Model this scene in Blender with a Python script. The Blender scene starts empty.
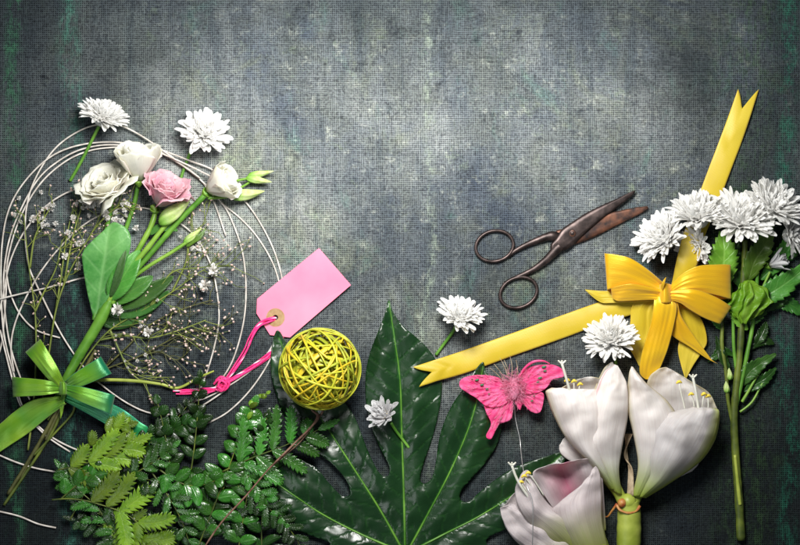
import bpy, math, random
from mathutils import Vector, Matrix, noise
from mathutils.geometry import delaunay_2d_cdt
PI = math.pi
sc = bpy.context.scene
C = sc.collection
# ------------------------------------------------------------------ camera, light, exposure
H = 1.35
cam_d = bpy.data.cameras.new('camera'); cam = bpy.data.objects.new('camera', cam_d); C.objects.link(cam)
cam.location = (0, 0, H); cam_d.sensor_width = 36; cam_d.lens = 36*H/0.8
cam_d.clip_start = .05; cam_d.clip_end = 20
sc.camera = cam
w = bpy.data.worlds.new("World"); sc.world = w; w.use_nodes = True
w.node_tree.nodes['Background'].inputs[0].default_value = (.80, .90, 1, 1)
w.node_tree.nodes['Background'].inputs[1].default_value = .085
def area(name, loc, target, size, power, col, sy=None):
    l = bpy.data.lights.new(name, 'AREA'); l.energy = power; l.size = size; l.color = col
    if sy: l.shape = 'RECTANGLE'; l.size_y = sy
    o = bpy.data.objects.new(name, l); C.objects.link(o); o.location = loc
    o.rotation_euler = (Vector(target)-Vector(loc)).to_track_quat('-Z', 'Y').to_euler()
area('softbox', (-.01, .29, .56), (.005, .03, 0), .22, 9.4, (1, .985, .95))
area('side_fill', (-.55, -.50, .75), (0, -.1, 0), .22, 1.6, (.95, .98, 1), .5)  # added fill lamp out of view, lifts petals that fall in shade
sc.view_settings.view_transform = 'Standard'; sc.view_settings.look = 'None'
sc.view_settings.exposure = 0; sc.view_settings.gamma = 1
sc.render.engine = 'CYCLES'
sc.cycles.max_bounces = 12; sc.cycles.diffuse_bounces = 7; sc.cycles.transmission_bounces = 8; sc.cycles.glossy_bounces = 4

# ------------------------------------------------------------------ helpers
def P(px, py, z=0):
    """pixel of the 800x545 picture and a height in mm -> world metres"""
    k = (H - z*.001)/H*.001
    return Vector(((px-400)*k, (272.5-py)*k, z*.001))
def crom(pts, n):
    """Catmull-Rom through tuples, n samples per span"""
    pts = [tuple(p) for p in pts]; out = []
    if len(pts) < 2: return pts
    for i in range(len(pts)-1):
        p0 = pts[max(i-1, 0)]; p1 = pts[i]; p2 = pts[i+1]; p3 = pts[min(i+2, len(pts)-1)]
        for s in range(n):
            t = s/n; t2 = t*t; t3 = t2*t
            out.append(tuple(.5*(2*b+(c-a)*t+(2*a-5*b+4*c-d)*t2+(-a+3*b-3*c+d)*t3) for a, b, c, d in zip(p0, p1, p2, p3)))
    out.append(pts[-1]); return out
WL = {}
class MB:
    def __init__(s): s.v = []; s.f = []; s.uv = []; s.a = []
    def vert(s, p, uv=(0, 0), a=0.0):
        s.v.append(Vector(p)); s.uv.append(uv); s.a.append(a); return len(s.v)-1
    def grid(s, rows, uvs=None, closed=False, att=None):
        base = len(s.v); n = len(rows[0]); m = len(rows)
        for i, r in enumerate(rows):
            for j, p in enumerate(r):
                s.vert(p, uvs[i][j] if uvs else (j/max(1, n-1), i/max(1, m-1)), att[i][j] if att else 0)
        for i in range(m-1):
            for j in range(n if closed else n-1):
                j2 = (j+1) % n
                s.f.append((base+i*n+j, base+i*n+j2, base+(i+1)*n+j2, base+(i+1)*n+j))
        return base
    def build(s, name, m, parent=None, thick=0, sub=0, zmin=.0004, bevel=0):
        zz = random.Random(len(s.v))
        for p in s.v:
            if p.z < zmin: p.z = zmin + zz.random()*.0002
        lo = Vector((min(p.x for p in s.v), min(p.y for p in s.v), min(p.z for p in s.v)))
        hi = Vector((max(p.x for p in s.v), max(p.y for p in s.v), max(p.z for p in s.v)))
        c = Vector(((lo.x+hi.x)/2, (lo.y+hi.y)/2, lo.z))
        me = bpy.data.meshes.new(name)
        me.from_pydata([p-c for p in s.v], [], s.f)
        ul = me.uv_layers.new(name='UVMap'); at = me.attributes.new('mark', 'FLOAT', 'POINT')
        at.data.foreach_set('value', s.a)
        for lp in me.loops: ul.data[lp.index].uv = s.uv[lp.vertex_index]
        me.polygons.foreach_set('use_smooth', [True]*len(me.polygons))
        me.materials.append(m); me.update()
        o = bpy.data.objects.new(name, me); C.objects.link(o)
        if parent: o.parent = parent; o.location = c-WL[parent]
        else: o.location = c
        WL[o] = c
        if thick:
            md = o.modifiers.new('thickness', 'SOLIDIFY'); md.thickness = thick*.001; md.offset = 0
        if bevel:
            md = o.modifiers.new('bevel', 'BEVEL'); md.width = bevel*.001; md.segments = 2; md.limit_method = 'ANGLE'
        if sub:
            md = o.modifiers.new('sub', 'SUBSURF'); md.levels = sub; md.render_levels = sub
        return o
def tag(o, label, cat, group=None, kind=None):
    if label: o['label'] = label
    if cat: o['category'] = cat
    if group: o['group'] = group
    if kind: o['kind'] = kind
    return o
def thing(name, label, cat, at, group=None):
    o = bpy.data.objects.new(name, None); C.objects.link(o); o.empty_display_size = .01
    o.location = at; WL[o] = Vector(at); return tag(o, label, cat, group)
def tube(mb, pts, seg=8, n=6, flat=1.0, cap=True, wob=0, seed=0):
    """pts: (px,py,z,r) in mm"""
    q = crom(pts, n) if n > 1 else pts
    ws = [P(a, b, c) for a, b, c, d in q]; rs = [max(.02, d)*.001 for a, b, c, d in q]
    wtube(mb, ws, rs, seg, flat, cap, wob, seed)
def wtube(mb, ws, rs, seg=8, flat=1.0, cap=True, wob=0, seed=0):
    rows = []; prev = None; L = 0; uvs = []
    for i, p in enumerate(ws):
        t = (ws[min(i+1, len(ws)-1)]-ws[max(i-1, 0)])
        if t.length < 1e-9: t = Vector((1, 0, 0))
        t.normalize()
        up = Vector((0, 0, 1)) if prev is None else prev
        s_ = t.cross(up)
        if s_.length < 1e-4: s_ = t.cross(Vector((0, 1, 0)))
        s_.normalize(); u_ = s_.cross(t).normalized(); prev = u_
        if i: L += (p-ws[i-1]).length
        k = 1+wob*noise.noise(p*180+Vector((seed, 0, 0)))
        rows.append([p+(s_*math.cos(a)+u_*math.sin(a)*flat)*rs[i]*k for a in [2*PI*j/seg for j in range(seg)]])
        uvs.append([(j/seg, L*100) for j in range(seg)])
    b = mb.grid(rows, uvs, closed=True)
    if cap:
        m = len(rows)
        mb.f.append(tuple(range(b+seg-1, b-1, -1))); mb.f.append(tuple(b+(m-1)*seg+j for j in range(seg)))
def sheet(mb, rows, nu=8, n=5, ripple=0, seed=0, edge=0):
    """rows: (xl,yl,xr,yr,zedge,zbulge[,zr]) traced left and right edges"""
    rr = [r if len(r) == 7 else (*r, r[4]) for r in rows]
    q = crom(rr, n) if n > 1 else rr; out = []
    m = len(q)
    for i, (xl, yl, xr, yr, zl, zb, zr) in enumerate(q):
        row = []; wd = math.hypot(xr-xl, yr-yl)
        for j in range(nu+1):
            u = j/nu; x = xl+(xr-xl)*u; y = yl+(yr-yl)*u
            z = zl+(zr-zl)*u+zb*4*u*(1-u)
            if ripple:
                v = i/(m-1)
                if edge: z += .55*noise.noise(Vector((u*7+seed, v*2.2, 5)))+.3*noise.noise(Vector((u*16, v*3+seed, 8)))
                z += ripple*noise.noise(Vector((x*.06+seed, y*.06, seed)))*min(1, v*2)
                if edge: z += edge*noise.noise(Vector((x*.16, y*.16+seed, 3)))*v**3
                if edge: 
                    dx = edge*.5*noise.noise(Vector((x*.12, seed, y*.12)))*v**4; x += dx; y += dx*.8
            row.append(P(x, y, z))
        out.append(row)
    mb.grid(out)
def ovate(t): return max(.02, math.sin(PI*min(1, max(0, t))**.85)**.8) if 0 < t < 1 else .02
def lance(t): return max(.02, (math.sin(PI*t**.75))**1.1) if 0 < t < 1 else .02
def oblong(t): return max(.03, (1-(2*t-1)**4)**.5*(.75+.25*math.sin(PI*t))) if 0 < t < 1 else .03
def leaf(mb, path, width, prof=ovate, fold=0., dome=0., ripple=0., teeth=0, depth=.4, nu=6, nv=14, seed=0):
    """path: (px,py,z) ; width: half width mm"""
    n = max(2, nv//(len(path)-1)) if not teeth else max(2, (teeth*3)//(len(path)-1))
    q = crom(path, n); m = len(q); rows = []; uvs = []
    for i, (x, y, z) in enumerate(q):
        a = q[min(i+1, m-1)]; b = q[max(i-1, 0)]
        tx, ty = a[0]-b[0], a[1]-b[1]; l = math.hypot(tx, ty) or 1; tx /= l; ty /= l
        t = i/(m-1); wd = width*prof(t); sh = 0
        if teeth:
            ph = i % 3
            wd *= (1-depth, 1-depth*.45, 1)[ph]; sh = (0, .10, .35)[ph]*width*depth*2
        row = []; ur = []
        for j in range(nu+1):
            u = 2*j/nu-1; au = abs(u)
            f = sh*max(0, au-.4)/.6
            X = x - ty*u*wd + tx*f; Y = y + tx*u*wd + ty*f
            zz = z + fold*au*wd + dome*(1-u*u)*wd
            if ripple: zz += ripple*noise.noise(Vector((X*.11+seed, Y*.11, seed)))*(.3+au)
            row.append(P(X, Y, zz)); ur.append(((u+1)/2, t))
        rows.append(row); uvs.append(ur)
    mb.grid(rows, uvs)
def blade(mb, outline, zf, spacing=5, af=None, uvf=None):
    """flat traced outline filled with an inner grid (constrained Delaunay)"""
    out = [Vector((x, y)) for x, y in outline]; k = len(out)
    xs = [p.x for p in out]; ys = [p.y for p in out]; pts = list(out); rr = random.Random(5)
    def inside(x, y):
        c = False
        for i in range(k):
            a = out[i]; b = out[i-1]
            if (a.y > y) != (b.y > y) and x < (b.x-a.x)*(y-a.y)/(b.y-a.y)+a.x: c = not c
        return c
    y = min(ys)
    while y < max(ys):
        x = min(xs)
        while x < max(xs):
            X = x+rr.uniform(-.2, .2)*spacing; Y = y+rr.uniform(-.2, .2)*spacing
            if inside(X, Y) and min((p-Vector((X, Y))).length for p in out) > spacing*.5: pts.append(Vector((X, Y)))
            x += spacing
        y += spacing
    v, e, f, *_ = delaunay_2d_cdt(pts, [(i, (i+1) % k) for i in range(k)], [list(range(k))], 1, 1e-5)
    base = len(mb.v)
    for p in v: mb.vert(P(p.x, p.y, zf(p.x, p.y)), uvf(p.x, p.y) if uvf else (p.x*.01, p.y*.01), af(p.x, p.y) if af else 0)
    for t in f:
        a, b, c = (v[i] for i in t[:3])
        fl = (b-a).cross(c-a) if hasattr((b-a), 'cross') else 0
        t = list(t)
        if fl > 0: t.reverse()
        mb.f.append(tuple(base+i for i in t))
def smooth(pts, n=5): 
    k = len(pts); q = crom([pts[-1]]+pts+[pts[0], pts[1]], n); return q[n:n*(k+1)]
def segd(x, y, path):
    best = 1e9
    for (x1, y1), (x2, y2) in zip(path, path[1:]):
        dx, dy = x2-x1, y2-y1; L = dx*dx+dy*dy
        t = max(0, min(1, ((x-x1)*dx+(y-y1)*dy)/L)); best = min(best, math.hypot(x-x1-t*dx, y-y1-t*dy))
    return best
def ball(mb, c, r, seg=10, rings=6, axis=None, sx=1.0, ax_len=1.0):
    A = Vector(axis).normalized() if axis else Vector((0, 0, 1))
    U = A.orthogonal().normalized(); V = A.cross(U)
    rows = []
    for i in range(rings+1):
        th = PI*i/rings
        rows.append([c+(U*math.cos(2*PI*j/seg)+V*math.sin(2*PI*j/seg))*r*max(.01, math.sin(th))*sx-A*math.cos(th)*r*ax_len for j in range(seg)])
    mb.grid(rows, closed=True)

# ------------------------------------------------------------------ materials
def new(name):
    m = bpy.data.materials.new(name); m.use_nodes = True; nt = m.node_tree
    return m, nt, nt.nodes['Principled BSDF']
def N(nt, t, **k):
    n = nt.nodes.new(t)
    for a, b in k.items():
        if a.startswith('i_'): n.inputs[a[2:].replace('_', ' ')].default_value = b
        else: setattr(n, a, b)
    return n
def ramp(nt, fac, stops, interp='LINEAR'):
    r = N(nt, 'ShaderNodeValToRGB'); r.color_ramp.interpolation = interp
    e = r.color_ramp.elements
    while len(e) > 1: e.remove(e[-1])
    e[0].position, e[0].color = stops[0][0], (*stops[0][1], 1)
    for p, c in stops[1:]:
        q = e.new(p); q.color = (*c, 1)
    nt.links.new(fac, r.inputs[0]); return r.outputs[0]
def math_(nt, op, a, b=None, c=None):
    n = N(nt, 'ShaderNodeMath', operation=op)
    for i, x in enumerate((a, b, c)):
        if x is None: continue
        if isinstance(x, (int, float)): n.inputs[i].default_value = x
        else: nt.links.new(x, n.inputs[i])
    return n.outputs[0]
def mix(nt, f, a, b, mode='MIX'):
    n = N(nt, 'ShaderNodeMix', data_type='RGBA', blend_type=mode)
    for k, x in ((0, f), (6, a), (7, b)):
        if isinstance(x, (int, float)): n.inputs[k].default_value = x
        elif isinstance(x, tuple): n.inputs[k].default_value = (*x, 1)
        else: nt.links.new(x, n.inputs[k])
    return n.outputs[2]
def noise_(nt, scale, detail=3, vec=None, rough=.5, dist=0):
    n = N(nt, 'ShaderNodeTexNoise'); n.inputs['Scale'].default_value = scale; n.inputs['Detail'].default_value = detail
    n.inputs['Roughness'].default_value = rough; n.inputs['Distortion'].default_value = dist
    if vec: nt.links.new(vec, n.inputs['Vector'])
    return n.outputs[0]
def coords(nt, out='Object', scale=(1, 1, 1)):
    tc = N(nt, 'ShaderNodeTexCoord'); mp = N(nt, 'ShaderNodeMapping'); mp.inputs['Scale'].default_value = scale
    nt.links.new(tc.outputs[out], mp.inputs[0]); return mp.outputs[0]
def bump(nt, bs, h, strength, dist=.0005):
    b = N(nt, 'ShaderNodeBump'); b.inputs['Strength'].default_value = strength; b.inputs['Distance'].default_value = dist
    nt.links.new(h, b.inputs['Height']); nt.links.new(b.outputs[0], bs.inputs['Normal']); return b
def translucent(nt, bs, col, f):
    out = nt.nodes['Material Output']; tr = N(nt, 'ShaderNodeBsdfTranslucent'); mx = N(nt, 'ShaderNodeMixShader')
    mx.inputs[0].default_value = f
    if isinstance(col, tuple): tr.inputs[0].default_value = (*col, 1)
    else: nt.links.new(col, tr.inputs[0])
    nt.links.new(bs.outputs[0], mx.inputs[1]); nt.links.new(tr.outputs[0], mx.inputs[2]); nt.links.new(mx.outputs[0], out.inputs[0])

def petal_mat(name, c1, c2, base=None, base_end=.3, rough=.55, streak=.35, trans=.25, edge=None, scale=60, vein=None, sss=.5, fine=0):
    m, nt, bs = new(name)
    uv = coords(nt, 'UV'); sep = N(nt, 'ShaderNodeSeparateXYZ'); nt.links.new(uv, sep.inputs[0])
    n1 = noise_(nt, scale, 4, coords(nt)); st = noise_(nt, 3, 3, coords(nt, 'UV', (14, 1.2, 1)))
    f = math_(nt, 'ADD', math_(nt, 'MULTIPLY', n1, .6), math_(nt, 'MULTIPLY', st, .4))
    col = ramp(nt, f, [(.35, c1), (.65, c2)])
    if base:
        bf = ramp(nt, sep.outputs[1], [(0, (1, 1, 1)), (base_end, (0, 0, 0))], 'EASE')
        col = mix(nt, bf, col, base)
    if edge:
        ce, lo = edge
        ef = ramp(nt, math_(nt, 'ABSOLUTE', math_(nt, 'SUBTRACT', sep.outputs[0], .5)), [(lo, (0, 0, 0)), (.5, (1, 1, 1))])
        col = mix(nt, math_(nt, 'MULTIPLY', ef, n1), col, ce)
    if vein:
        d = math_(nt, 'ABSOLUTE', math_(nt, 'SUBTRACT', sep.outputs[0], vein[1]))
        vf = ramp(nt, math_(nt, 'ADD', d, math_(nt, 'MULTIPLY', math_(nt, 'SUBTRACT', n1, .5), .08)), [(0, (1, 1, 1)), (vein[2], (0, 0, 0))])
        col = mix(nt, math_(nt, 'MULTIPLY', vf, vein[3]), col, vein[0])
    if fine:
        fv = noise_(nt, 2.2, 4, coords(nt, 'UV', (34, .9, 1)), .6)
        col = mix(nt, ramp(nt, fv, [(.46, (fine, fine, fine)), (.58, (0, 0, 0))]), col, (.60, .42, .40))
        col = mix(nt, ramp(nt, noise_(nt, 90, 5, coords(nt), .7), [(.60, (0, 0, 0)), (.72, (fine, fine, fine))]), col, (.50, .40, .26))
    nt.links.new(col, bs.inputs['Base Color']); bs.inputs['Roughness'].default_value = rough
    bs.inputs['Specular IOR Level'].default_value = .35
    bump(nt, bs, math_(nt, 'ADD', st, math_(nt, 'MULTIPLY', n1, .5)), streak, .0008)
    bs.inputs['Subsurface Weight'].default_value = sss; bs.inputs['Subsurface Radius'].default_value = (1, .9, .8); bs.inputs['Subsurface Scale'].default_value = .0025
    translucent(nt, bs, col, trans); return m
def leaf_mat(name, c1, c2, vein=(.1, .2, .03), rough=.35, trans=.15, veins=9, vf=.35, spec=.5, scale=35, coat=0):
    m, nt, bs = new(name)
    uv = coords(nt, 'UV'); sep = N(nt, 'ShaderNodeSeparateXYZ'); nt.links.new(uv, sep.inputs[0])
    au = math_(nt, 'ABSOLUTE', math_(nt, 'SUBTRACT', sep.outputs[0], .5))
    n1 = noise_(nt, scale, 5, coords(nt)); n2 = noise_(nt, 400, 3, coords(nt))
    lat = math_(nt, 'SINE', math_(nt, 'MULTIPLY', math_(nt, 'SUBTRACT', sep.outputs[1], math_(nt, 'MULTIPLY', au, .5)), veins*2*PI))
    lat = math_(nt, 'POWER', math_(nt, 'MAXIMUM', lat, 0), 8)
    mid = ramp(nt, au, [(0, (1, 1, 1)), (.06, (0, 0, 0))])
    v = math_(nt, 'MAXIMUM', math_(nt, 'MULTIPLY', lat, .5), mid)
    col = ramp(nt, math_(nt, 'ADD', math_(nt, 'MULTIPLY', n1, .8), math_(nt, 'MULTIPLY', n2, .2)), [(.35, c1), (.66, c2)])
    col = mix(nt, math_(nt, 'MULTIPLY', v, vf), col, vein)
    oi = N(nt, 'ShaderNodeObjectInfo'); hs = N(nt, 'ShaderNodeHueSaturation'); nt.links.new(col, hs.inputs['Color'])
    nt.links.new(math_(nt, 'MULTIPLY_ADD', oi.outputs['Random'], .02, .49), hs.inputs['Hue']); nt.links.new(math_(nt, 'MULTIPLY_ADD', oi.outputs['Random'], 1.0, .42), hs.inputs['Value']); col = hs.outputs[0]
    nt.links.new(col, bs.inputs['Base Color'])
    r = math_(nt, 'ADD', math_(nt, 'MULTIPLY', n1, .25), rough-.12); nt.links.new(r, bs.inputs['Roughness'])
    bs.inputs['Specular IOR Level'].default_value = spec; bs.inputs['Coat Weight'].default_value = coat
    h = math_(nt, 'SUBTRACT', math_(nt, 'MULTIPLY', n2, .5), v); bump(nt, bs, h, .5, .0006)
    translucent(nt, bs, mix(nt, .5, col, (c2[0]*1.6, c2[1]*1.6, c2[2])), trans); return m
def plain(name, c1, c2, rough=.5, scale=80, b=.2, bs_d=.0005, metal=0, trans=0, stretch=(1, 1, 1), spec=.5, detail=4):
    m, nt, bs = new(name)
    n1 = noise_(nt, scale, detail, coords(nt, 'Object', stretch))
    col = ramp(nt, n1, [(.35, c1), (.65, c2)])
    nt.links.new(col, bs.inputs['Base Color']); bs.inputs['Roughness'].default_value = rough
    bs.inputs['Metallic'].default_value = metal; bs.inputs['Specular IOR Level'].default_value = spec
    if b: bump(nt, bs, n1, b, bs_d)
    if trans: translucent(nt, bs, col, trans)
    return m
def satin(name, c1, c2, scale=14, rough=.34, selv=(.6, .4, .03), spec=.6, tipcol=None, shine=1):
    m, nt, bs = new(name)
    uv = coords(nt, 'UV'); sep = N(nt, 'ShaderNodeSeparateXYZ'); nt.links.new(uv, sep.inputs[0])
    au = math_(nt, 'ABSOLUTE', math_(nt, 'SUBTRACT', sep.outputs[0], .5))
    n1 = noise_(nt, scale, 2, coords(nt)); fib = noise_(nt, 4, 3, coords(nt, 'UV', (40, 4, 1))); fine = noise_(nt, 1500, 2, coords(nt))
    col = ramp(nt, n1, [(.38, c1), (.62, c2)])
    col = mix(nt, math_(nt, 'MULTIPLY', fib, .25), col, c1)
    se = ramp(nt, au, [(.46, (0, 0, 0)), (.48, (1, 1, 1))]); col = mix(nt, math_(nt, 'MULTIPLY', se, .6), col, selv)
    nt.links.new(col, bs.inputs['Base Color']); bs.inputs['Roughness'].default_value = rough
    bs.inputs['Specular IOR Level'].default_value = spec; bs.inputs['Sheen Weight'].default_value = .25
    bs.inputs['Anisotropic'].default_value = .75*shine; bs.inputs['Metallic'].default_value = .30*shine
    tg = N(nt, 'ShaderNodeTangent', direction_type='UV_MAP'); (nt.links.new(tg.outputs[0], bs.inputs['Tangent']) if shine else None)
    bump(nt, bs, math_(nt, 'ADD', math_(nt, 'MULTIPLY', fib, .5), math_(nt, 'ADD', math_(nt, 'MULTIPLY', se, .6), math_(nt, 'ADD', math_(nt, 'MULTIPLY', fine, .3), math_(nt, 'MULTIPLY', math_(nt, 'SINE', math_(nt, 'MULTIPLY', sep.outputs[0], 150)), .22)))), .3, .0005)
    if tipcol:
        d = math_(nt, 'ABSOLUTE', math_(nt, 'SUBTRACT', sep.outputs[1], .46))
        tf = ramp(nt, math_(nt, 'ADD', d, math_(nt, 'MULTIPLY', math_(nt, 'SUBTRACT', n1, .5), .25)), [(0, (1, 1, 1)), (.22, (0, 0, 0))])
        col = mix(nt, tf, col, tipcol); nt.links.new(col, bs.inputs['Base Color'])
    translucent(nt, bs, col, .12); return m

# canvas ---------------------------------------------------------------
def canvas_mat():
    m, nt, bs = new('painted_canvas'); L = nt.links.new
    ob = coords(nt); sep = N(nt, 'ShaderNodeSeparateXYZ'); L(ob, sep.inputs[0]); X, Y = sep.outputs[0], sep.outputs[1]
    wob = noise_(nt, 55, 2, ob)
    k = 2*PI/.0021
    wx = math_(nt, 'MULTIPLY', math_(nt, 'SUBTRACT', wob, .5), 5.0)
    tx = math_(nt, 'SINE', math_(nt, 'ADD', math_(nt, 'MULTIPLY', X, k), wx))
    ty = math_(nt, 'SINE', math_(nt, 'ADD', math_(nt, 'MULTIPLY', Y, k*1.02), wx))
    tx = math_(nt, 'MULTIPLY_ADD', tx, .36, .5); ty = math_(nt, 'MULTIPLY_ADD', ty, .36, .5)
    tnx = noise_(nt, 1, 2, coords(nt, 'Object', (430, 30, 1))); tny = noise_(nt, 1, 2, coords(nt, 'Object', (30, 430, 1)))
    grain = noise_(nt, 420, 3, ob, .7)
    th = math_(nt, 'MAXIMUM', math_(nt, 'MULTIPLY', tx, math_(nt, 'ADD', tnx, .35)), math_(nt, 'MULTIPLY', ty, math_(nt, 'ADD', tny, .42)))
    th = math_(nt, 'ADD', th, math_(nt, 'MULTIPLY', math_(nt, 'SUBTRACT', grain, .5), 1.5))
    th = math_(nt, 'ADD', th, math_(nt, 'MULTIPLY', math_(nt, 'SUBTRACT', noise_(nt, 150, 4, ob, .8), .5), .7))
    # paint
    big = noise_(nt, 4.2, 6, ob, .6, .6); mid = noise_(nt, 16, 6, ob, .65, .4)
    ver = noise_(nt, 1, 6, coords(nt, 'Object', (26, 5, 1)), .65, .3); fl = noise_(nt, 60, 6, ob, .75)
    # base paint: slate and warm grey scumbled over each other, with olive, sage and pale scrapes
    b2 = noise_(nt, 7, 7, coords(nt, 'Object', (1.2, 1, 5)), .68, .5)
    base = ramp(nt, math_(nt, 'ADD', math_(nt, 'MULTIPLY', big, .5), math_(nt, 'ADD', math_(nt, 'MULTIPLY', ver, .25), math_(nt, 'MULTIPLY', b2, .25))),
                [(.37, (.034, .046, .070)), (.46, (.082, .095, .106)), (.54, (.146, .160, .162)), (.64, (.25, .262, .25))])
    base = mix(nt, ramp(nt, mid, [(.46, (0, 0, 0)), (.62, (.65, .65, .65))]), base, (.085, .095, .085))
    base = mix(nt, ramp(nt, noise_(nt, 9, 8, coords(nt, 'Object', (1.3, 1, 1)), .75, .8), [(.53, (0, 0, 0)), (.68, (.42, .42, .42))]), base, (.19, .21, .12))
    base = mix(nt, ramp(nt, noise_(nt, 26, 8, coords(nt, 'Object', (1, 1.1, 3)), .78, .3), [(.57, (0, 0, 0)), (.70, (.42, .42, .42))]), base, (.22, .28, .16))
    base = mix(nt, ramp(nt, noise_(nt, 14, 7, coords(nt, 'Object', (1.6, .9, 3)), .75, .5), [(.56, (0, 0, 0)), (.70, (.45, .45, .45))]), base, (.08, .18, .15))
    base = mix(nt, ramp(nt, fl, [(.56, (0, 0, 0)), (.72, (.55, .55, .55))]), base, (.38, .40, .34))
    base = mix(nt, ramp(nt, noise_(nt, 35, 6, ob, .82), [(.32, (.85, .85, .85)), (.45, (0, 0, 0))]), base, (.022, .026, .032))
    base = mix(nt, ramp(nt, noise_(nt, 1, 7, coords(nt, 'Object', (55, 7, 1)), .7, .2), [(.52, (0, 0, 0)), (.66, (.6, .6, .6))]), base, (.045, .058, .07))
    # vignette falloff painted into the edge colour, ragged inwards, along with real dark stains
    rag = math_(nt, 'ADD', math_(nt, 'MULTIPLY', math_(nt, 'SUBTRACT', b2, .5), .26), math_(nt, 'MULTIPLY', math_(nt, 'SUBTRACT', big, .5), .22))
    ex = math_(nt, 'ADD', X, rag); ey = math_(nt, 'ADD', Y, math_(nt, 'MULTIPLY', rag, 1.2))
    def vignette_stain(src, stops, amt, col, b):
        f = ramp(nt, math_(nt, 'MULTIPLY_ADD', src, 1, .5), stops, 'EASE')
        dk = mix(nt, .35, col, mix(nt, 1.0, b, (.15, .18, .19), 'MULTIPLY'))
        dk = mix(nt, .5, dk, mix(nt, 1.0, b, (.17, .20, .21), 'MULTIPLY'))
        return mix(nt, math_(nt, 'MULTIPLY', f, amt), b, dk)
    base = vignette_stain(ex, [(.13, (1, 1, 1)), (.34, (0, 0, 0))], .90, (.010, .015, .025), base)
    base = vignette_stain(ex, [(.69, (0, 0, 0)), (.87, (1, 1, 1))], .92, (.008, .012, .018), base)
    base = vignette_stain(ey, [(.30, (1, 1, 1)), (.64, (0, 0, 0))], .93, (.006, .009, .010), base)
    base = vignette_stain(ey, [(.64, (0, 0, 0)), (.79, (1, 1, 1))], .84, (.024, .032, .040), base)
    def drip(x0, wd, col, amt, sc_):
        d = math_(nt, 'ABSOLUTE', math_(nt, 'SUBTRACT', math_(nt, 'ADD', X, math_(nt, 'MULTIPLY', math_(nt, 'SUBTRACT', b2, .5), .05)), x0))
        f = ramp(nt, d, [(0, (1, 1, 1)), (wd, (0, 0, 0))], 'EASE')
        return mix(nt, math_(nt, 'MULTIPLY', math_(nt, 'MULTIPLY', f, amt), ramp(nt, noise_(nt, sc_, 8, coords(nt, 'Object', (2, .8, 1)), .85), [(.47, (0, 0, 0)), (.6, (1, 1, 1))])), base, col)
    base = drip(-.329, .018, (.03, .11, .08), .6, 40); base = drip(.388, .016, (.010, .08, .05), .7, 40)
    base = drip(.028, .006, (.24, .29, .22), .55, 50); base = drip(-.262, .014, (.09, .11, .11), .35, 30); base = drip(-.385, .014, (.02, .08, .04), .7, 30)
    base = drip(.345, .05, (.03, .07, .02), .35, 55)
    tf = ramp(nt, th, [(.15, (.18, .18, .21)), (.45, (.95, .95, .98)), (.85, (2.1, 2.1, 2.06))])
    col = mix(nt, 1.0, base, tf, 'MULTIPLY')
    L(col, bs.inputs['Base Color']); bs.inputs['Roughness'].default_value = .8; bs.inputs['Specular IOR Level'].default_value = .12
    bump(nt, bs, math_(nt, 'ADD', th, math_(nt, 'MULTIPLY', mid, .3)), .6, .0008)
    return m
M = {}
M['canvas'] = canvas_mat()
M['mum'] = petal_mat('white_petal', (.95, .945, .93), (.985, .98, .965), base=(.90, .92, .72), base_end=.15, trans=.42, streak=.15)
M['mum_worn'] = petal_mat('worn_white_petal', (.76, .75, .76), (.93, .92, .92), base=(.60, .62, .30), base_end=.3, trans=.3, streak=.5)
M['rose_w'] = petal_mat('cream_petal', (.90, .885, .76), (.95, .94, .86), base=(.55, .66, .2), base_end=.35, trans=.28, edge=((.80, .62, .60), .40))
M['rose_p'] = petal_mat('pink_petal', (.82, .34, .46), (.90, .66, .68), base=(.72, .70, .55), base_end=.45, trans=.25, edge=((.72, .14, .28), .25))
M['bud'] = petal_mat('green_white_bud', (.42, .60, .14), (.66, .72, .40), base=(.20, .45, .05), base_end=.5, trans=.15, scale=200)
M['ama'] = petal_mat('ivory_petal', (.86, .80, .78), (.97, .94, .90), base=(.30, .42, .03), base_end=.30, rough=.55, streak=.35, trans=.36, scale=28, fine=.13)
M['ama_tip'] = petal_mat('ivory_petal_yellow_rim', (.86, .80, .78), (.97, .94, .90), base=(.30, .42, .03), base_end=.30, rough=.55, streak=.35, trans=.36, edge=((.62, .54, .16), .38), scale=28, fine=.13)
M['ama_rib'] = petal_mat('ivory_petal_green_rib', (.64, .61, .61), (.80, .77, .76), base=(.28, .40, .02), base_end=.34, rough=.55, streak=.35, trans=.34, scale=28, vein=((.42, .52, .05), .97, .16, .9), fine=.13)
M['ama_pink'] = petal_mat('ivory_petal_pink_stripe', (.86, .80, .78), (.97, .94, .90), base=(.30, .42, .03), base_end=.30, rough=.55, streak=.35, trans=.36, scale=28, vein=((.75, .22, .30), .06, .05, .8), fine=.13)
M['ama_in'] = petal_mat('pink_throat', (.56, .46, .49), (.74, .66, .67), base=(.35, .38, .08), base_end=.2, rough=.5, streak=.5, trans=.2, scale=45, vein=((.62, .12, .24), .42, .36, .85), fine=.13)
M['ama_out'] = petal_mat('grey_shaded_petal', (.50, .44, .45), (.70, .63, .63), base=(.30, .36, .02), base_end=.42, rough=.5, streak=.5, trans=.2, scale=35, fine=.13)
M['stem'] = plain('green_stem', (.045, .16, .012), (.13, .31, .035), .42, 45, .3, stretch=(1, 1, 1), trans=.05)
M['stem_l'] = plain('light_green_stem', (.11, .27, .02), (.25, .42, .06), .4, 50, .25, trans=.08)
M['stem_y'] = plain('yellow_green_stem', (.22, .28, .03), (.36, .42, .07), .45, 60, .15)
M['stem_d'] = plain('brown_green_stem', (.045, .05, .012), (.11, .11, .03), .55, 90, .3)
M['stem_o'] = plain('olive_stem', (.035, .055, .008), (.13, .17, .02), .5, 50, .3)
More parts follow.
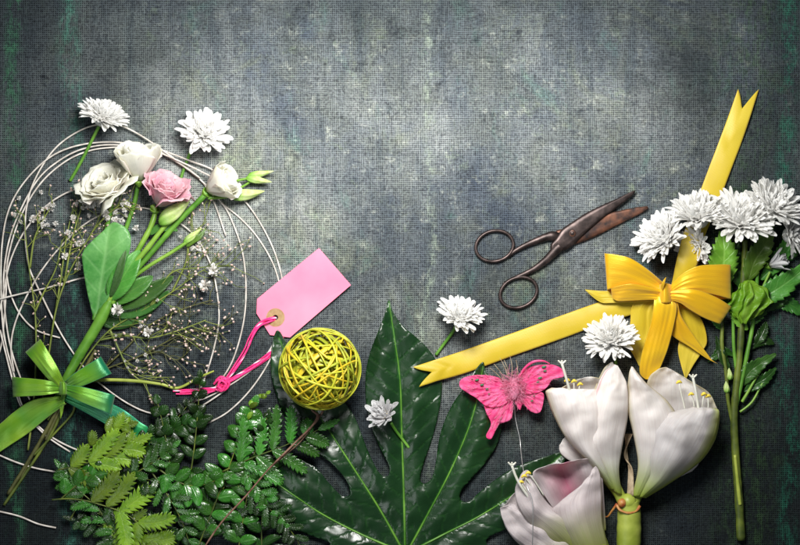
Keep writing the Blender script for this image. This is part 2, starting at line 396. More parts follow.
M['stem_g'] = plain('sage_stem', (.09, .13, .02), (.22, .26, .05), .5, 50, .2)
M['twig'] = plain('brown_twig', (.10, .045, .03), (.24, .13, .09), .6, 160, .4)
M['leaf_big'] = leaf_mat('waxy_blue_green_leaf', (.03, .14, .02), (.11, .27, .07), (.24, .42, .16), .42, .12, 5, .3, spec=.5)
M['leaf'] = leaf_mat('green_leaf', (.04, .16, .02), (.09, .28, .04), (.18, .36, .08), .4, .2, 6, .35)
M['leaf_dark'] = leaf_mat('dark_green_leaf', (.018, .07, .010), (.04, .14, .02), (.08, .2, .03), .33, .15, 5, .3)
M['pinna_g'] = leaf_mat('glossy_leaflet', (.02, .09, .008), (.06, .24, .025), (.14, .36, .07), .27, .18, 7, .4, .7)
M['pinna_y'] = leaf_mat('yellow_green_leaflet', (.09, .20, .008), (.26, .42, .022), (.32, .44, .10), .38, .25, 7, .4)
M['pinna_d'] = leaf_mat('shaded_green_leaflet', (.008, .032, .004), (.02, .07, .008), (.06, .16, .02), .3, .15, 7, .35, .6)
M['mumleaf'] = leaf_mat('chrysanthemum_leaf', (.10, .26, .02), (.20, .42, .04), (.30, .52, .10), .4, .25, 5, .5)
M['lime'] = leaf_mat('crumpled_lime_leaf', (.11, .33, .01), (.30, .56, .035), (.34, .58, .08), .45, .3, 7, .6)
M['reed'] = plain('pale_reed', (.42, .38, .34), (.66, .62, .57), .55, 120, .3)
M['tagcard'] = plain('pink_card', (.84, .17, .29), (.88, .26, .38), .42, 14, .35, spec=.5, detail=10)
M['kraft'] = plain('kraft_paper', (.30, .18, .08), (.40, .26, .13), .8, 200, .2)
M['metal'] = plain('worn_iron', (.026, .019, .018), (.085, .062, .058), .42, 120, .3, metal=.75, detail=6)
M['rust'] = plain('rusted_iron', (.030, .022, .022), (.20, .085, .05), .48, 90, .35, metal=.6, detail=7)
M['ball'] = plain('dyed_lime_reed', (.38, .40, .015), (.62, .62, .05), .45, 90, .35, trans=.08)
M['ball_d'] = plain('dyed_olive_reed', (.22, .26, .01), (.44, .48, .04), .5, 90, .35)
M['ball_o'] = plain('dyed_amber_reed', (.50, .36, .01), (.66, .52, .03), .45, 90, .35)
M['yel'] = satin('yellow_satin', (.90, .50, .006), (.95, .62, .02))
M['yel_dull'] = satin('yellow_satin_reverse', (.56, .41, .012), (.68, .53, .045), selv=(.66, .42, .02), rough=.42, spec=.5, shine=0)
M['grn'] = satin('lime_satin', (.08, .27, .008), (.28, .48, .02), selv=(.25, .5, .04), scale=22)
M['grn_t'] = satin('green_to_teal_satin', (.07, .28, .01), (.20, .44, .02), selv=(.02, .40, .25), scale=22, tipcol=(.002, .20, .09))
M['teal'] = satin('teal_satin', (.004, .20, .09), (.02, .34, .08), selv=(.02, .40, .25), scale=20)
M['hot'] = plain('hot_pink_feather', (.92, .05, .27), (.97, .20, .46), .6, 150, .4, trans=.45, stretch=(1, 1, 1))
M['fluff'] = plain('pink_fluff', (.95, .34, .54), (.96, .52, .70), .7, 150, 0, trans=.5)
M['dot'] = plain('dark_green_paint', (.02, .12, .05), (.05, .22, .10), .5, 100, .1)
M['wire'] = plain('silver_wire', (.5, .5, .5), (.7, .7, .7), .35, 100, 0, metal=.7)
M['pollen'] = plain('yellow_pollen', (.70, .48, .03), (.84, .68, .10), .8, 300, .5)
M['style'] = plain('white_style', (.74, .74, .64), (.84, .84, .76), .5, 90, .1, trans=.2)
M['gyp'] = petal_mat('tiny_white_floret', (.74, .71, .66), (.90, .88, .85), base=(.4, .4, .2), base_end=.2, scale=300)
M['gypbud'] = plain('tiny_dry_bud', (.40, .26, .22), (.70, .58, .52), .7, 300, .3)
M['sheath'] = plain('orange_sheath', (.34, .07, .02), (.46, .26, .06), .5, 140, .4)
M['brownbract'] = plain('dry_bract', (.20, .14, .08), (.45, .36, .24), .7, 140, .4)

# yarn
def yarn_mat():
    m, nt, bs = new('pink_and_white_yarn'); uv = coords(nt, 'UV', (1, 1, 1)); sep = N(nt, 'ShaderNodeSeparateXYZ'); nt.links.new(uv, sep.inputs[0])
    s = math_(nt, 'SINE', math_(nt, 'ADD', math_(nt, 'MULTIPLY', sep.outputs[0], 2*PI), math_(nt, 'MULTIPLY', sep.outputs[1], 3.2)))
    col = ramp(nt, s, [(.25, (.86, .02, .20)), (.55, (.90, .05, .28)), (.8, (.85, .62, .70))])
    nt.links.new(col, bs.inputs['Base Color']); bs.inputs['Roughness'].default_value = .7
    bump(nt, bs, s, .6, .0006); return m
M['yarn'] = yarn_mat(); M['yarn_p'] = plain('pink_yarn', (.84, .015, .16), (.92, .06, .28), .7, 500, .5)

# ------------------------------------------------------------------ the surface
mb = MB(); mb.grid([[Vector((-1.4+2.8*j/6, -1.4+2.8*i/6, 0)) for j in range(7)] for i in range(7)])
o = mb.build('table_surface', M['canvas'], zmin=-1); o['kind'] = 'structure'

# ------------------------------------------------------------------ pale reeds
def reed(label, *paths, r=.85):
    pts = paths[0]; mb = MB(); tube(mb, [(x, y, z, r) for x, y, z in pts], 8, 8, wob=.12)
    tag(mb.build('reed', M['reed']), label, 'reed', 'pale bent reeds looping behind the lisianthus bouquet')
reed('pale reed rising highest, running under the stem of the top left chrysanthemum', [(226, 236, 3), (205, 185, 3), (165, 152, 6), (133, 131, 5), (112, 124, 4), (88, 127, 4), (62, 142, 3), (44, 163, 4), (30, 192, 4), (25, 225, 3), (28, 262, 3), (38, 288, 3), (66, 342, 2), (98, 382, 2), (146, 412, 2), (190, 411, 3), (226, 390, 3)])
reed('pale reed forming the outermost left arc, leaving the picture edge beside the green bow', [(218, 180, 9), (190, 166, 9), (163, 154, 10), (138, 145, 8), (105, 142, 6), (72, 147, 6), (46, 160, 6), (22, 185, 4), (8, 212, 3), (2, 245, 2), (1, 290, 2), (4, 335, 3), (14, 375, 2), (24, 408, 2), (50, 436, 2), (88, 454, 2), (118, 459, 2), (146, 452, 2)])
reed('pale reed curving close inside the outermost arc and ending behind the left bow loop', [(200, 178, 7), (163, 154, 7), (118, 145, 5), (86, 148, 5), (60, 160, 4), (36, 182, 4), (14, 225, 3), (5, 262, 3), (4, 300, 2), (10, 345, 2), (22, 382, 2), (30, 400, 2)])
reed('pale reed doubling the inner arc from the cream rose down to the left', [(118, 147, 3), (92, 150, 3), (66, 161, 3), (40, 184, 3), (20, 218, 2), (8, 258, 2), (6, 292, 1.5), (4, 320, 1.5), (0, 350, 1.5), (-14, 380, 1.5)])
reed('pale reed leaving the lower cream rose and bending down through the gypsophila', [(100, 184, 4), (84, 187, 5), (64, 194, 5), (44, 208, 5), (24, 232, 4), (10, 262, 3), (2, 300, 3), (-6, 330, 2)])
reed('pale reed passing behind the big waxy leaf and arcing down to the left bow loop', [(217, 292, 3), (212, 268, 3), (198, 240, 3), (178, 222, 4), (150, 209, 3), (118, 209, 3), (88, 222, 3), (62, 245, 4), (38, 276, 4), (18, 315, 3), (11, 345, 3), (14, 372, 3)])
reed('pale reed running almost level from the left edge towards the big waxy leaf', [(-8, 301, 5), (20, 294, 5), (50, 287, 5), (78, 279, 4), (100, 274, 3)])
reed('short pale reed whose cut end lies just above the green bow', [(6, 270, 2), (10, 292, 2), (20, 314, 2), (36, 330, 2), (60, 338, 1.5)])
reed('pale reed bending from the small cream rose straight down past the tag cord', [(160, 151, 4), (196, 176, 4), (222, 203, 3), (234, 226, 2), (243, 255, 2), (246, 290, 1.5), (243, 325, 1.5), (232, 362, 1.5), (216, 386, 1.5), (202, 398, 1.5)])
reed('pale reed forming the inner right arc through the dry gypsophila tips', [(217, 290, 1.5), (219, 320, 1.5), (213, 352, 1.5), (204, 380, 1.5), (196, 398, 1.5), (186, 415, 1.2)])
reed('pale reed reaching furthest right, going under the pink tag', [(162, 150, 6), (188, 160, 6), (216, 172, 4), (244, 200, 3), (262, 226, 2), (276, 256, 1.2), (284, 290, 1.1), (284, 322, 1.1), (272, 356, 1.2), (252, 388, 1.2), (228, 412, 1.2), (204, 425, 1.2)])
reed('pale reed crossing under the tag and running back to the pink knot', [(221, 203, 2), (240, 218, 1.5), (258, 238, 1.2), (274, 266, 1.1), (281, 296, 1.1), (279, 330, 1.1), (264, 358, 1.2), (238, 380, 1.2), (206, 398, 1.2), (188, 402, 1.2)])
reed('pale reed sagging across the dark bottom left under the fern tips', [(-8, 452, 2), (18, 463, 2), (44, 470, 2), (72, 472, 2), (96, 462, 2), (126, 458, 2)])
reed('short pale reed with a cut end alone in the bottom left corner', [(-8, 510, 1.5), (18, 516, 1.5), (38, 524, 1.5), (56, 528, 1.5)])
reed('thin pale reed crossing diagonally under the green bow stems', [(0, 330, 3), (12, 378, 2), (22, 408, 2), (44, 434, 2), (70, 452, 1.5)])

# ------------------------------------------------------------------ chrysanthemum heads
def mum_head(name, c, axis, R, seed, parent, mat='mum', n=95, top_open=.25, droop=1.0, wid=1.0, z0=None):
    """c world point of the head's base centre; axis direction; R petal length mm"""
    rr = random.Random(seed); A = Vector(axis).normalized(); U = A.orthogonal().normalized(); V = A.cross(U)
    mb = MB(); R_ = R*.001; n = int(n*2.7) if n > 50 else int(n*1.25)
    for i in range(n):
        q = (i+.5)/n; th = math.radians(6+94*droop*q**.58)+rr.uniform(-.16, .16); ph = i*2.39996+rr.uniform(-.35, .35)
        E = U*math.cos(ph)+V*math.sin(ph); S = A.cross(E)
        L = R_*(.58+.40*q**.5)*rr.uniform(.80, 1.12); w_ = R_*.066*wid*rr.uniform(.75, 1.2)*(.7+.4*q)
        nv, nu = 7, 4; p = c+A*R_*.10+E*R_*.14*q; rows = []; uvs = []
        sw = rr.uniform(-.5, .5); hook = rr.uniform(-.1, 1.5); tip = rr.uniform(.05, .25)
        tt_ = (0, .15, .32, .5, .68, .82, .92, .975, 1)
        for k, t in enumerate(tt_):
            a = th*(.55+.5*t)-hook*t*t*(1-q*.6)
            D = (E*math.sin(a)+A*math.cos(a)); Nn = (A*math.sin(a)-E*math.cos(a))
            if k: p = p+(D+S*sw*t)*L*(t-tt_[k-1])
            ww = w_*(.45+.75*math.sin(min(1, t*1.15)*PI*.55))*(1 if t < .8 else math.sqrt(max(.08, 1-((t-.8)/.2)**2)))
            row = []
            for j in range(nu+1):
                u = 2*j/nu-1
                row.append(p+S*u*ww+Nn*(u*u*ww*.55)+D*(-abs(u)*ww*tip if t > .85 else 0))
            rows.append(row); uvs.append([(j/nu, .1+.9*t) for j in range(nu+1)])
        mb.grid(rows, uvs)
    ball(mb, c+A*R_*.16, R_*.34*min(1, n/90), 16, 10, axis=A, ax_len=.8)
    h = mb.build(name, M[mat], parent, .12)
    return h
def calyx(c, axis, r, parent, m='stem_l'):
    mb = MB(); A = Vector(axis).normalized(); U = A.orthogonal().normalized(); V = A.cross(U)
    rows = [[c+A*h*r*.001+(U*math.cos(a)+V*math.sin(a))*q*r*.001*(1+.1*math.sin(6*a)) for a in [2*PI*j/18 for j in range(18)]]
            for h, q in ((-.9, .18), (-.6, .45), (-.2, .8), (.15, 1.0), (.5, 1.12), (.45, .9))]
    mb.grid(rows, closed=True); return mb.build('calyx', M[m], parent)
def disc(c, axis, r, parent):
    mb = MB(); A = Vector(axis).normalized(); U = A.orthogonal().normalized(); V = A.cross(U); rr = random.Random(3)
    for i in range(34):
        q = math.sqrt((i+.5)/34); a = i*2.4; ball(mb, c+(U*math.cos(a)+V*math.sin(a))*q*r*.001+A*(1-q*q)*.4*r*.001, r*.00017, 6, 4)
    return mb.build('disc', M['pollen'], parent)
def loose_mum(label, cx, cy, cz, axis, R, stem, seed, mat='mum', n=95, droop=1.0, wid=1.0, grp='loose white chrysanthemum blooms', cr=4.5, sr=1.6, dsc=False):
    base = P(cx, cy, cz); t = thing('chrysanthemum_bloom', label, 'flower', (base.x, base.y, 0), grp)
    mum_head('petals', base, axis, R, seed, t, mat, n, droop=droop, wid=wid)
    calyx(base, axis, cr, t)
    if dsc: disc(base+Vector(axis).normalized()*R*.00035, axis, R*.16, t)
    mb = MB(); tube(mb, [(*s, sr*(1 if i else 1.05)) for i, s in enumerate(stem)], 10, 6); mb.build('stem', M['stem'], t)
    return t
loose_mum('white chrysanthemum bloom seen from the side at the top left, green stem pointing down left', 101, 123, 15, (.38, .82, .46), 25, [(99, 126, 14), (95, 134, 10), (85, 154, 5), (77, 169, 3), (70, 181, 2)], 1, n=105)
loose_mum('white chrysanthemum bloom with a faint green centre lying right of the top left one', 203, 136, 10, (.28, .36, .9), 25, [(199, 141, 9), (193, 148, 7), (188, 158, 4), (181, 178, 3), (178, 195, 2)], 2, n=70, wid=1.35, droop=.92, dsc=True)
loose_mum('white chrysanthemum bloom on a short stem above the long yellow ribbon tail', 459, 322, 12, (.12, .72, .62), 25, [(456, 326, 10), (452, 333, 6), (444, 344, 3), (436, 355, 2)], 3, n=52, wid=1.2, droop=.9)
loose_mum('white chrysanthemum bloom tucked between the yellow ribbon tail and the bow', 611, 344, 12, (-.18, .62, .72), 27, [(613, 349, 10), (615, 356, 6), (616, 364, 3)], 4, n=100)
loose_mum('small half open chrysanthemum with greyish petals and yellow centre on the lobed leaf', 388, 418, 14, (-.45, .42, .70), 22, [(391, 423, 12), (396, 431, 8), (403, 440, 6), (409, 448, 6)], 5, mat='mum_worn', n=48, droop=.68, wid=1.45, dsc=True, sr=1.4)

# ------------------------------------------------------------------ roses of the lisianthus
def rose(parent, base, axis, R, Hh, seed, mat, name='rose_bloom', flare=.25, layers=4, inner=.25, ruf=1.0, span=1.25):
    """cupped ruffled bloom ; base world"""
    rr = random.Random(seed); A = Vector(axis).normalized(); U = A.orthogonal().normalized(); V = A.cross(U); R *= .001; Hh *= .001
    mb = MB(); a0 = rr.uniform(0, 6)
    for l in range(layers):
        f = l/(layers-1); Rl = R*(1-(1-inner)*f); Hl = Hh*(1-.06*f+rr.uniform(-.04, .04)); k = 5 if l == 0 else (4 if l < 3 else 3)
        for q in range(k):
            a0 += 2*PI/k+rr.uniform(-.15, .15); ac = a0+l*.6
            half = span*PI/k*(1.15+.2*rr.random()); sd = rr.uniform(0, 50); nv, nu = 12, 12; rows = []
            hq = Hl*rr.uniform(.90, 1.05); fl = flare*(1-f)*rr.uniform(.5, 1.4)
            for i in range(nv+1):
                t = i/nv; row = []
                for j in range(nu+1):
                    s = 2*j/nu-1
                    topc = 1-.22*abs(s)**2.6
                    tt = t*topc
                    r = Rl*(.10+.90*math.sin(min(1, tt*1.05)*PI/2)**.85)+fl*R*t**4*(1+.3*s*s)
                    r *= 1-.10*f*t
                    r += R*.055*ruf*noise.noise(Vector((s*2.2, t*1.6, sd)))*t**1.2+R*.07*ruf*noise.noise(Vector((s*5, sd, 2)))*t**5
                    hh = hq*tt-Hh*.14*fl/.25*t**6*(.5+abs(s)*.5)+Hh*.05*ruf*noise.noise(Vector((s*4, sd, 7)))*t**4
                    a = ac+s*half*(.55+.45*min(1, t*1.6)) + .15*s*f
                    r += .0004*s
                    row.append(base+A*hh+(U*math.cos(a)+V*math.sin(a))*r)
                rows.append(row)
            mb.grid(rows)
    return mb.build(name, M[mat], parent, .16)
def bud(parent, p0, p1, r, mat='bud', name='bud', twist=1.4, ridges=5):
    a = P(*p0); b = P(*p1); A = (b-a); L = A.length; A.normalize(); U = A.orthogonal().normalized(); V = A.cross(U); mb = MB(); rows = []
    for i in range(19):
        t = i/18; q = r*.001*(.28*(1-t)**2+ (math.sin(PI*min(1, t**.8)))**.75 * (1-.35*t))+.0001
        rows.append([a+A*L*t+(U*math.cos(x+twist*t)+V*math.sin(x+twist*t))*q*(1+.09*math.sin(ridges*x)) for x in [2*PI*j/30 for j in range(30)]])
    mb.grid(rows, closed=True); return mb.build(name, M[mat], parent)
LT = thing('lisianthus', 'branching lisianthus with three cream roses and one pink on a thick green stem', 'flower', P(107, 300, 0))
mb = MB(); tube(mb, [(56, 400, 6, 2.8), (63, 385, 9, 4), (80, 354, 11, 5), (94, 331, 12, 5.4), (104, 313, 12, 5.4), (110, 300, 12, 3.8)], 12, 8, wob=.1); mb.build('stem', M['stem'], LT)
def branch(pts, r0, r1, m='stem', par=None, name='branch'):
    mb = MB(); k = len(pts); tube(mb, [(*p, r0+(r1-r0)*i/(k-1)) for i, p in enumerate(pts)], 10, 7, wob=.15); return mb.build(name, M[m], par or LT)
branch([(108, 303, 12), (120, 280, 14), (137, 252, 15), (150, 228, 14), (155, 212, 12), (152, 205, 12)], 3, 2.4, 'stem_l')
branch([(108, 302, 13), (124, 276, 17), (146, 250, 19), (160, 232, 19), (172, 218, 18)], 2.8, 2.2, 'stem_l')
branch([(109, 305, 11), (126, 282, 13), (152, 252, 14), (178, 222, 15), (198, 202, 16), (207, 193, 16)], 3, 2.8, 'stem')
branch([(112, 304, 13), (124, 286, 15), (146, 268, 15), (172, 252, 13), (190, 240, 11)], 2.2, 1.8, 'stem_l')
branch([(98, 318, 11), (108, 284, 8), (122, 240, 8), (134, 205, 9), (138, 184, 11)], 2.4, 2.2, 'stem')
branch([(94, 320, 10), (98, 290, 7), (100, 262, 7), (106, 232, 8), (112, 205, 9), (112, 198, 9)], 2.2, 2, 'stem')
branch([(206, 196, 14), (218, 190, 12), (232, 182, 11), (250, 178, 10)], 1.6, 1.1, 'stem_l')
branch([(206, 197, 13), (220, 193, 11), (236, 190, 9), (256, 178, 9)], 1.6, 1.1, 'stem_l')
branch([(208, 198, 14), (222, 197, 12), (236, 196, 11)], 1.8, 1.6, 'stem_l')
t1 = rose(LT, P(114, 198, 8), (-.28, .66, .60), 22, 30, 11, 'rose_w', flare=.42, layers=5, inner=.3, ruf=2.4)
t1['label'] = 'open cream rose facing up on the far left'
t2 = rose(LT, P(141, 181, 17), (-.03, .90, .32), 20.5, 36, 12, 'rose_w', flare=.12, layers=4, inner=.5, ruf=1.7); t2['label'] = 'cup shaped cream rose above the pink one'
t3 = rose(LT, P(160, 206, 15), (.36, .76, .50), 18.5, 32, 13, 'rose_p', flare=.42, layers=5, inner=.25, ruf=2.6); t3['label'] = 'ruffled pink rose'
t4 = rose(LT, P(207, 191, 16), (.80, .40, .32), 17, 31, 14, 'rose_w', flare=.14, layers=4, inner=.5, ruf=1.8); t4['label'] = 'small cream rose turned to the right'
for p, ax in (((139, 183, 16), (0, 1, .2)), ((155, 211, 13), (.2, .8, .5)), ((205, 193, 16), (.8, .4, .3)), ((112, 199, 9), (-.2, .8, .4))): calyx(P(*p), ax, 4.6, LT)
bud(LT, (160, 224, 20), (191, 198, 25), 7.5); bud(LT, (232, 197, 10), (265, 191, 10), 5.6); bud(LT, (246, 178, 11), (272, 182, 10), 3.6); bud(LT, (248, 176, 9), (274, 171, 9), 3.2); bud(LT, (184, 243, 11), (202, 228, 11), 3.4)
def lf(path, wd, m, par, prof=ovate, name='leaf', **k):
    mb = MB(); leaf(mb, path, wd, prof, **k); return mb.build(name, M[m], par, .22)
def bigz(x, y):
    t = (318-y)/96; m = 96+t*14; d = x-m
    return 10+14*math.sin(min(1.5, t*1.5))+abs(d)*.22+(-.35*(x-118) if x > 118 else 0)+1.6*noise.noise(Vector((x*.05, y*.05, 2)))
mb = MB(); blade(mb, smooth([(94, 318), (90, 304), (86, 286), (83, 266), (82.5, 253), (90, 243), (102, 232), (112, 222.5), (120, 224), (128, 230), (131, 241), (127, 260), (117, 282), (104, 306), (99, 318)], 3), bigz, 3, uvf=lambda x, y: (.5+(x-96-(318-y)/96*14)/50, (318-y)/96)); o = mb.build('leaf', M['leaf_big'], LT, .3); o['label'] = 'large waxy upper leaf'
lf([(110, 300, 14), (118, 285, 20), (130, 266, 21), (140, 250, 17)], 12, 'leaf', LT, nv=18, fold=.35)
lf([(110, 304, 11), (126, 294, 13), (142, 284, 12), (153, 276, 9)], 9, 'leaf', LT, nv=18, fold=.3)
lf([(112, 308, 8), (134, 300, 9), (156, 288, 8), (174, 276, 6)], 9, 'leaf', LT, nv=18, fold=.3)
lf([(108, 314, 6), (130, 312, 6), (152, 304, 6), (170, 290, 4)], 7, 'leaf_dark', LT, nv=18, fold=.2)
lf([(100, 322, 5), (118, 322, 5), (140, 314, 4), (158, 304, 3)], 8, 'leaf_dark', LT, nv=18)
lf([(150, 235, 14), (158, 228, 16), (170, 228, 16), (178, 231, 14)], 4, 'leaf', LT)
lf([(186, 247, 10), (194, 240, 12), (200, 236, 12), (206, 228, 10)], 3, 'mumleaf', LT)
for p in ([(110, 298, 16), (117, 280, 26), (122, 262, 28), (126, 250, 27)],): lf(p, 4, 'leaf_big', LT, fold=.3)

# ------------------------------------------------------------------ gypsophila
def gyp(label, mains, seed, blos, density=1.0, bmat='gyp', z=5, budmat='gypbud', stem='stem_g', sprd=26, nb=60, small=.8):
    rr = random.Random(seed); x0, y0 = mains[0][0][:2]; t = thing('gypsophila_spray', label, 'flower', P(x0, y0, 0), 'gypsophila sprays in the tied bouquet')
    st = MB(); bd = MB(); tips = []
    for mnum, path in enumerate(mains):
        k = len(path); tube(st, [(*p, 1.1-.6*i/(k-1)) for i, p in enumerate(path)], 6, 6)
        q = crom(path, 8)
        for i in range(len(q)//3, len(q), 2):
            if rr.random() > density: continue
            x, y, zz = q[i]; a = q[min(i+1, len(q)-1)]; b = q[max(0, i-1)]
            ang = math.atan2(a[1]-b[1], a[0]-b[0])+rr.choice((-1, 1))*rr.uniform(.4, 1.0); L = rr.uniform(.4, 1)*sprd
            e = (x+math.cos(ang)*L, y+math.sin(ang)*L, max(2, zz+rr.uniform(-3, 5)))
            md = ((x+e[0])/2+rr.uniform(-2, 2), (y+e[1])/2+rr.uniform(-2, 2), (zz+e[2])/2+1)
            tube(st, [(x, y, zz, .45), (*md, .38), (*e, .3)], 5, 4)
            for s in range(rr.randint(2, 4)):
                an2 = ang+rr.uniform(-1.1, 1.1); l2 = rr.uniform(4, 12); sx, sy, sz = md if s % 2 else e
                e2 = (sx+math.cos(an2)*l2, sy+math.sin(an2)*l2, max(1.5, sz+rr.uniform(-2, 4))); tube(st, [(sx, sy, sz, .3), (*e2, .22)], 4, 2); tips.append(e2)
    st.build('stem', M[stem], t)
    for e in tips: ball(bd, P(*e), small*.001*rr.uniform(.7, 1.5), 6, 5, axis=(rr.uniform(-1, 1), rr.uniform(-1, 1), rr.uniform(0, 1)), ax_len=1.4)
    o = bd.build('buds', M[budmat], t); o['kind'] = 'stuff'
    for (bx, by, bz, br) in blos:
        mb = MB(); c = P(bx, by, bz); br *= 1.18
        for i in range(26):
            th = math.radians(15+100*(i/26)**.7); ph = i*2.4+rr.uniform(-.3, .3); L = br*.001*rr.uniform(.7, 1.15)
            D = Vector((math.sin(th)*math.cos(ph), math.sin(th)*math.sin(ph), math.cos(th))); S = D.cross(Vector((rr.uniform(-1, 1), rr.uniform(-1, 1), .3))).normalized()
            Nn = D.cross(S); rows = [[c+D*L*tt+S*u*L*.24*wd+Nn*L*.08*u*u for u in (-1, 0, 1)] for tt, wd in ((.05, .3), (.45, .9), (.8, 1.1), (1, .5))]
            mb.grid(rows)
        mb.build('blossom', M[bmat], t)
        if br > 1: pass
    return t
rb = random.Random(77)
def cl(n, cx, cy, sx, sy, r=(1.6, 2.8)): return [(cx+rb.gauss(0, sx), cy+rb.gauss(0, sy), rb.uniform(4, 14), rb.uniform(*r)) for _ in range(n)]
gyp('gypsophila spray standing left of the bouquet with few blossoms', [[(28, 450, 3), (34, 400, 5), (36, 350, 6), (35, 312, 6), (30, 275, 7), (26, 240, 8), (24, 215, 8)], [(35, 312, 6), (44, 292, 7), (56, 268, 8), (62, 240, 8)], [(30, 268, 6), (34, 240, 8), (42, 222, 8), (52, 205, 8)]], 21,
    cl(6, 36, 222, 8, 3)+cl(4, 48, 206, 3, 5)+cl(2, 16, 215, 4, 4)+[(19, 198, 6, 2), (41, 192, 6, 2), (44, 219, 7, 3), (33, 219, 7, 3.4), (49, 207, 8, 3)], .5, sprd=16)
gyp('gypsophila spray under the cream roses with the densest white blossoms', [[(40, 420, 3), (48, 360, 5), (56, 310, 7), (68, 275, 8), (84, 246, 9), (96, 225, 10), (106, 200, 12)], [(64, 285, 7), (70, 250, 8), (76, 225, 9), (84, 200, 10)], [(56, 310, 6), (62, 270, 7), (66, 240, 8), (72, 212, 8)], [(92, 232, 9), (104, 218, 10), (118, 206, 11), (128, 200, 11)]], 22,
    cl(16, 90, 202, 8, 8, (2, 3.2))+cl(10, 122, 208, 8, 6, (1.8, 2.8))+[(73, 218, 10, 3), (68, 233, 9, 3.4), (65, 256, 9, 3.4), (82, 242, 9, 3), (78, 244, 9, 3), (79, 266, 9, 3.6), (92, 204, 12, 4), (97, 200, 12, 3.4), (106, 213, 12, 3.6), (116, 220, 12, 3), (136, 228, 10, 3)], .8, sprd=18)
gyp('gypsophila spray spreading right of the thick stem with fine dry buds', [[(48, 420, 2), (70, 385, 4), (88, 355, 5), (110, 330, 6), (140, 312, 6), (172, 292, 6), (200, 272, 6), (222, 262, 6)], [(100, 340, 5), (124, 336, 5), (150, 338, 6), (180, 330, 5), (206, 320, 5)], [(150, 306, 6), (170, 274, 7), (196, 268, 7), (232, 266, 6)], [(172, 292, 5), (186, 262, 6), (190, 238, 7), (206, 222, 7)], [(110, 330, 5), (120, 352, 6), (130, 372, 6), (146, 384, 5)]], 23,
    [(118, 310, 18, 6), (148, 332, 10, 4.5), (213, 270, 10, 5.6), (205, 286, 10, 5.4), (198, 248, 10, 3.2)]+cl(6, 190, 248, 8, 8, (1.4, 2.2))+cl(8, 140, 330, 18, 14, (1.2, 1.8)), 1.0, sprd=30, small=.95)
gyp('gypsophila spray with brown stems fanned low behind the bow towards the tag', [[(20, 480, 2), (46, 430, 3), (66, 395, 3), (100, 372, 3), (140, 356, 4), (170, 340, 4), (192, 330, 4), (224, 326, 4)], [(100, 372, 3), (124, 350, 4), (150, 325, 4), (180, 310, 4), (212, 300, 4)], [(140, 356, 3), (160, 352, 4), (176, 360, 4), (188, 352, 4)]], 24,
    cl(5, 150, 360, 20, 8, (1.2, 1.8)), 1.0, sprd=26, stem='stem_d', small=.9)
# loose cut stems under the bow
for i, (pts, r, m, lb) in enumerate([([(66, 392, 5, 2), (52, 420, 4, 2), (34, 452, 3, 1.9), (8, 494, 2, 1.8)], 1, 'stem_d', 'dark brown cut stem running down left from the green bow, uppermost of four'),
        ([(68, 392, 4, 1.5), (56, 425, 3, 1.5), (36, 458, 2, 1.5), (4, 505, 2, 1.4)], 1, 'stem_o', 'olive cut stem just below the dark brown one under the green bow'),
        ([(70, 392, 3, 1.2), (74, 410, 3, 1.2), (56, 432, 3, 1.2), (34, 455, 3, 1.2)], 1, 'stem_o', 'thin olive stem bending beneath the bow and crossing the brown stems'),
        ([(96, 350, 4, 1.8), (78, 380, 4, 1.8), (60, 410, 3, 1.8), (46, 440, 3, 1.7)], 1, 'stem_d', 'short dark stem lying beside the thick lisianthus stem')]):
    mb = MB(); tube(mb, pts, 8, 8, wob=.2); tag(mb.build('cut_stem', M[m]), lb, 'stem', 'cut stems under the green bow')
mb = MB(); tube(mb, [(90, 381, 6, 1.4), (110, 380, 7, 1.7), (135, 381, 6, 1.7), (160, 384, 5, 1.5), (178, 388, 4, 1.3), (198, 378, 6, 1.3), (214, 371, 7, .8)], 8, 8, flat=.6)
tag(mb.build('flower_stem', M['stem_y']), 'single yellow green stem running from the green bow to the pink cord end', 'stem')

# ------------------------------------------------------------------ the big lobed leaf
OUT = [(389, 299), (393, 312), (403, 326), (416, 337), (429, 350), (438, 364), (442, 380), (441, 398), (437, 420), (431, 442), (424, 462), (420, 478), (424, 484), (432, 478), (436, 462), (439, 440), (445, 420), (454, 402), (464, 388), (474, 372), (483, 362), (486, 372), (496, 388), (501, 404), (502, 424), (497, 444), (486, 462), (472, 478), (462, 490), (460, 499), (468, 502), (480, 492), (498, 478), (518, 466), (542, 458), (566, 452), (560, 470), (548, 492), (530, 512), (508, 528), (486, 540), (490, 560), (440, 590), (405, 600), (365, 592), (330, 580), (290, 588), (252, 578), (232, 560), (250, 548), (280, 544), (318, 548), (330, 543), (306, 534), (276, 522), (250, 500), (236, 476), (226, 452), (246, 452), (270, 454), (296, 458), (316, 468), (328, 482), (342, 496), (350, 494), (346, 480), (330, 462), (308, 446), (290, 424), (278, 400), (271, 372), (272, 346), (278, 330), (290, 350), (306, 372), (324, 388), (342, 400), (354, 416), (362, 436), (370, 456), (380, 474), (388, 476), (389, 466), (380, 448), (371, 426), (366, 400), (366, 372), (371, 350), (378, 332), (384, 316)]
VE = [[(405, 550), (404, 500), (402, 440), (400, 380), (394, 335), (389, 302)], [(403, 551), (380, 510), (352, 466), (330, 432), (300, 385), (279, 338)], [(402, 552), (360, 534), (320, 513), (280, 486), (232, 456)],
      [(408, 551), (428, 514), (450, 472), (468, 430), (478, 396), (483, 366)], [(410, 552), (445, 534), (480, 516), (520, 490), (562, 455)], [(402, 556), (350, 560), (300, 562), (240, 562)]]
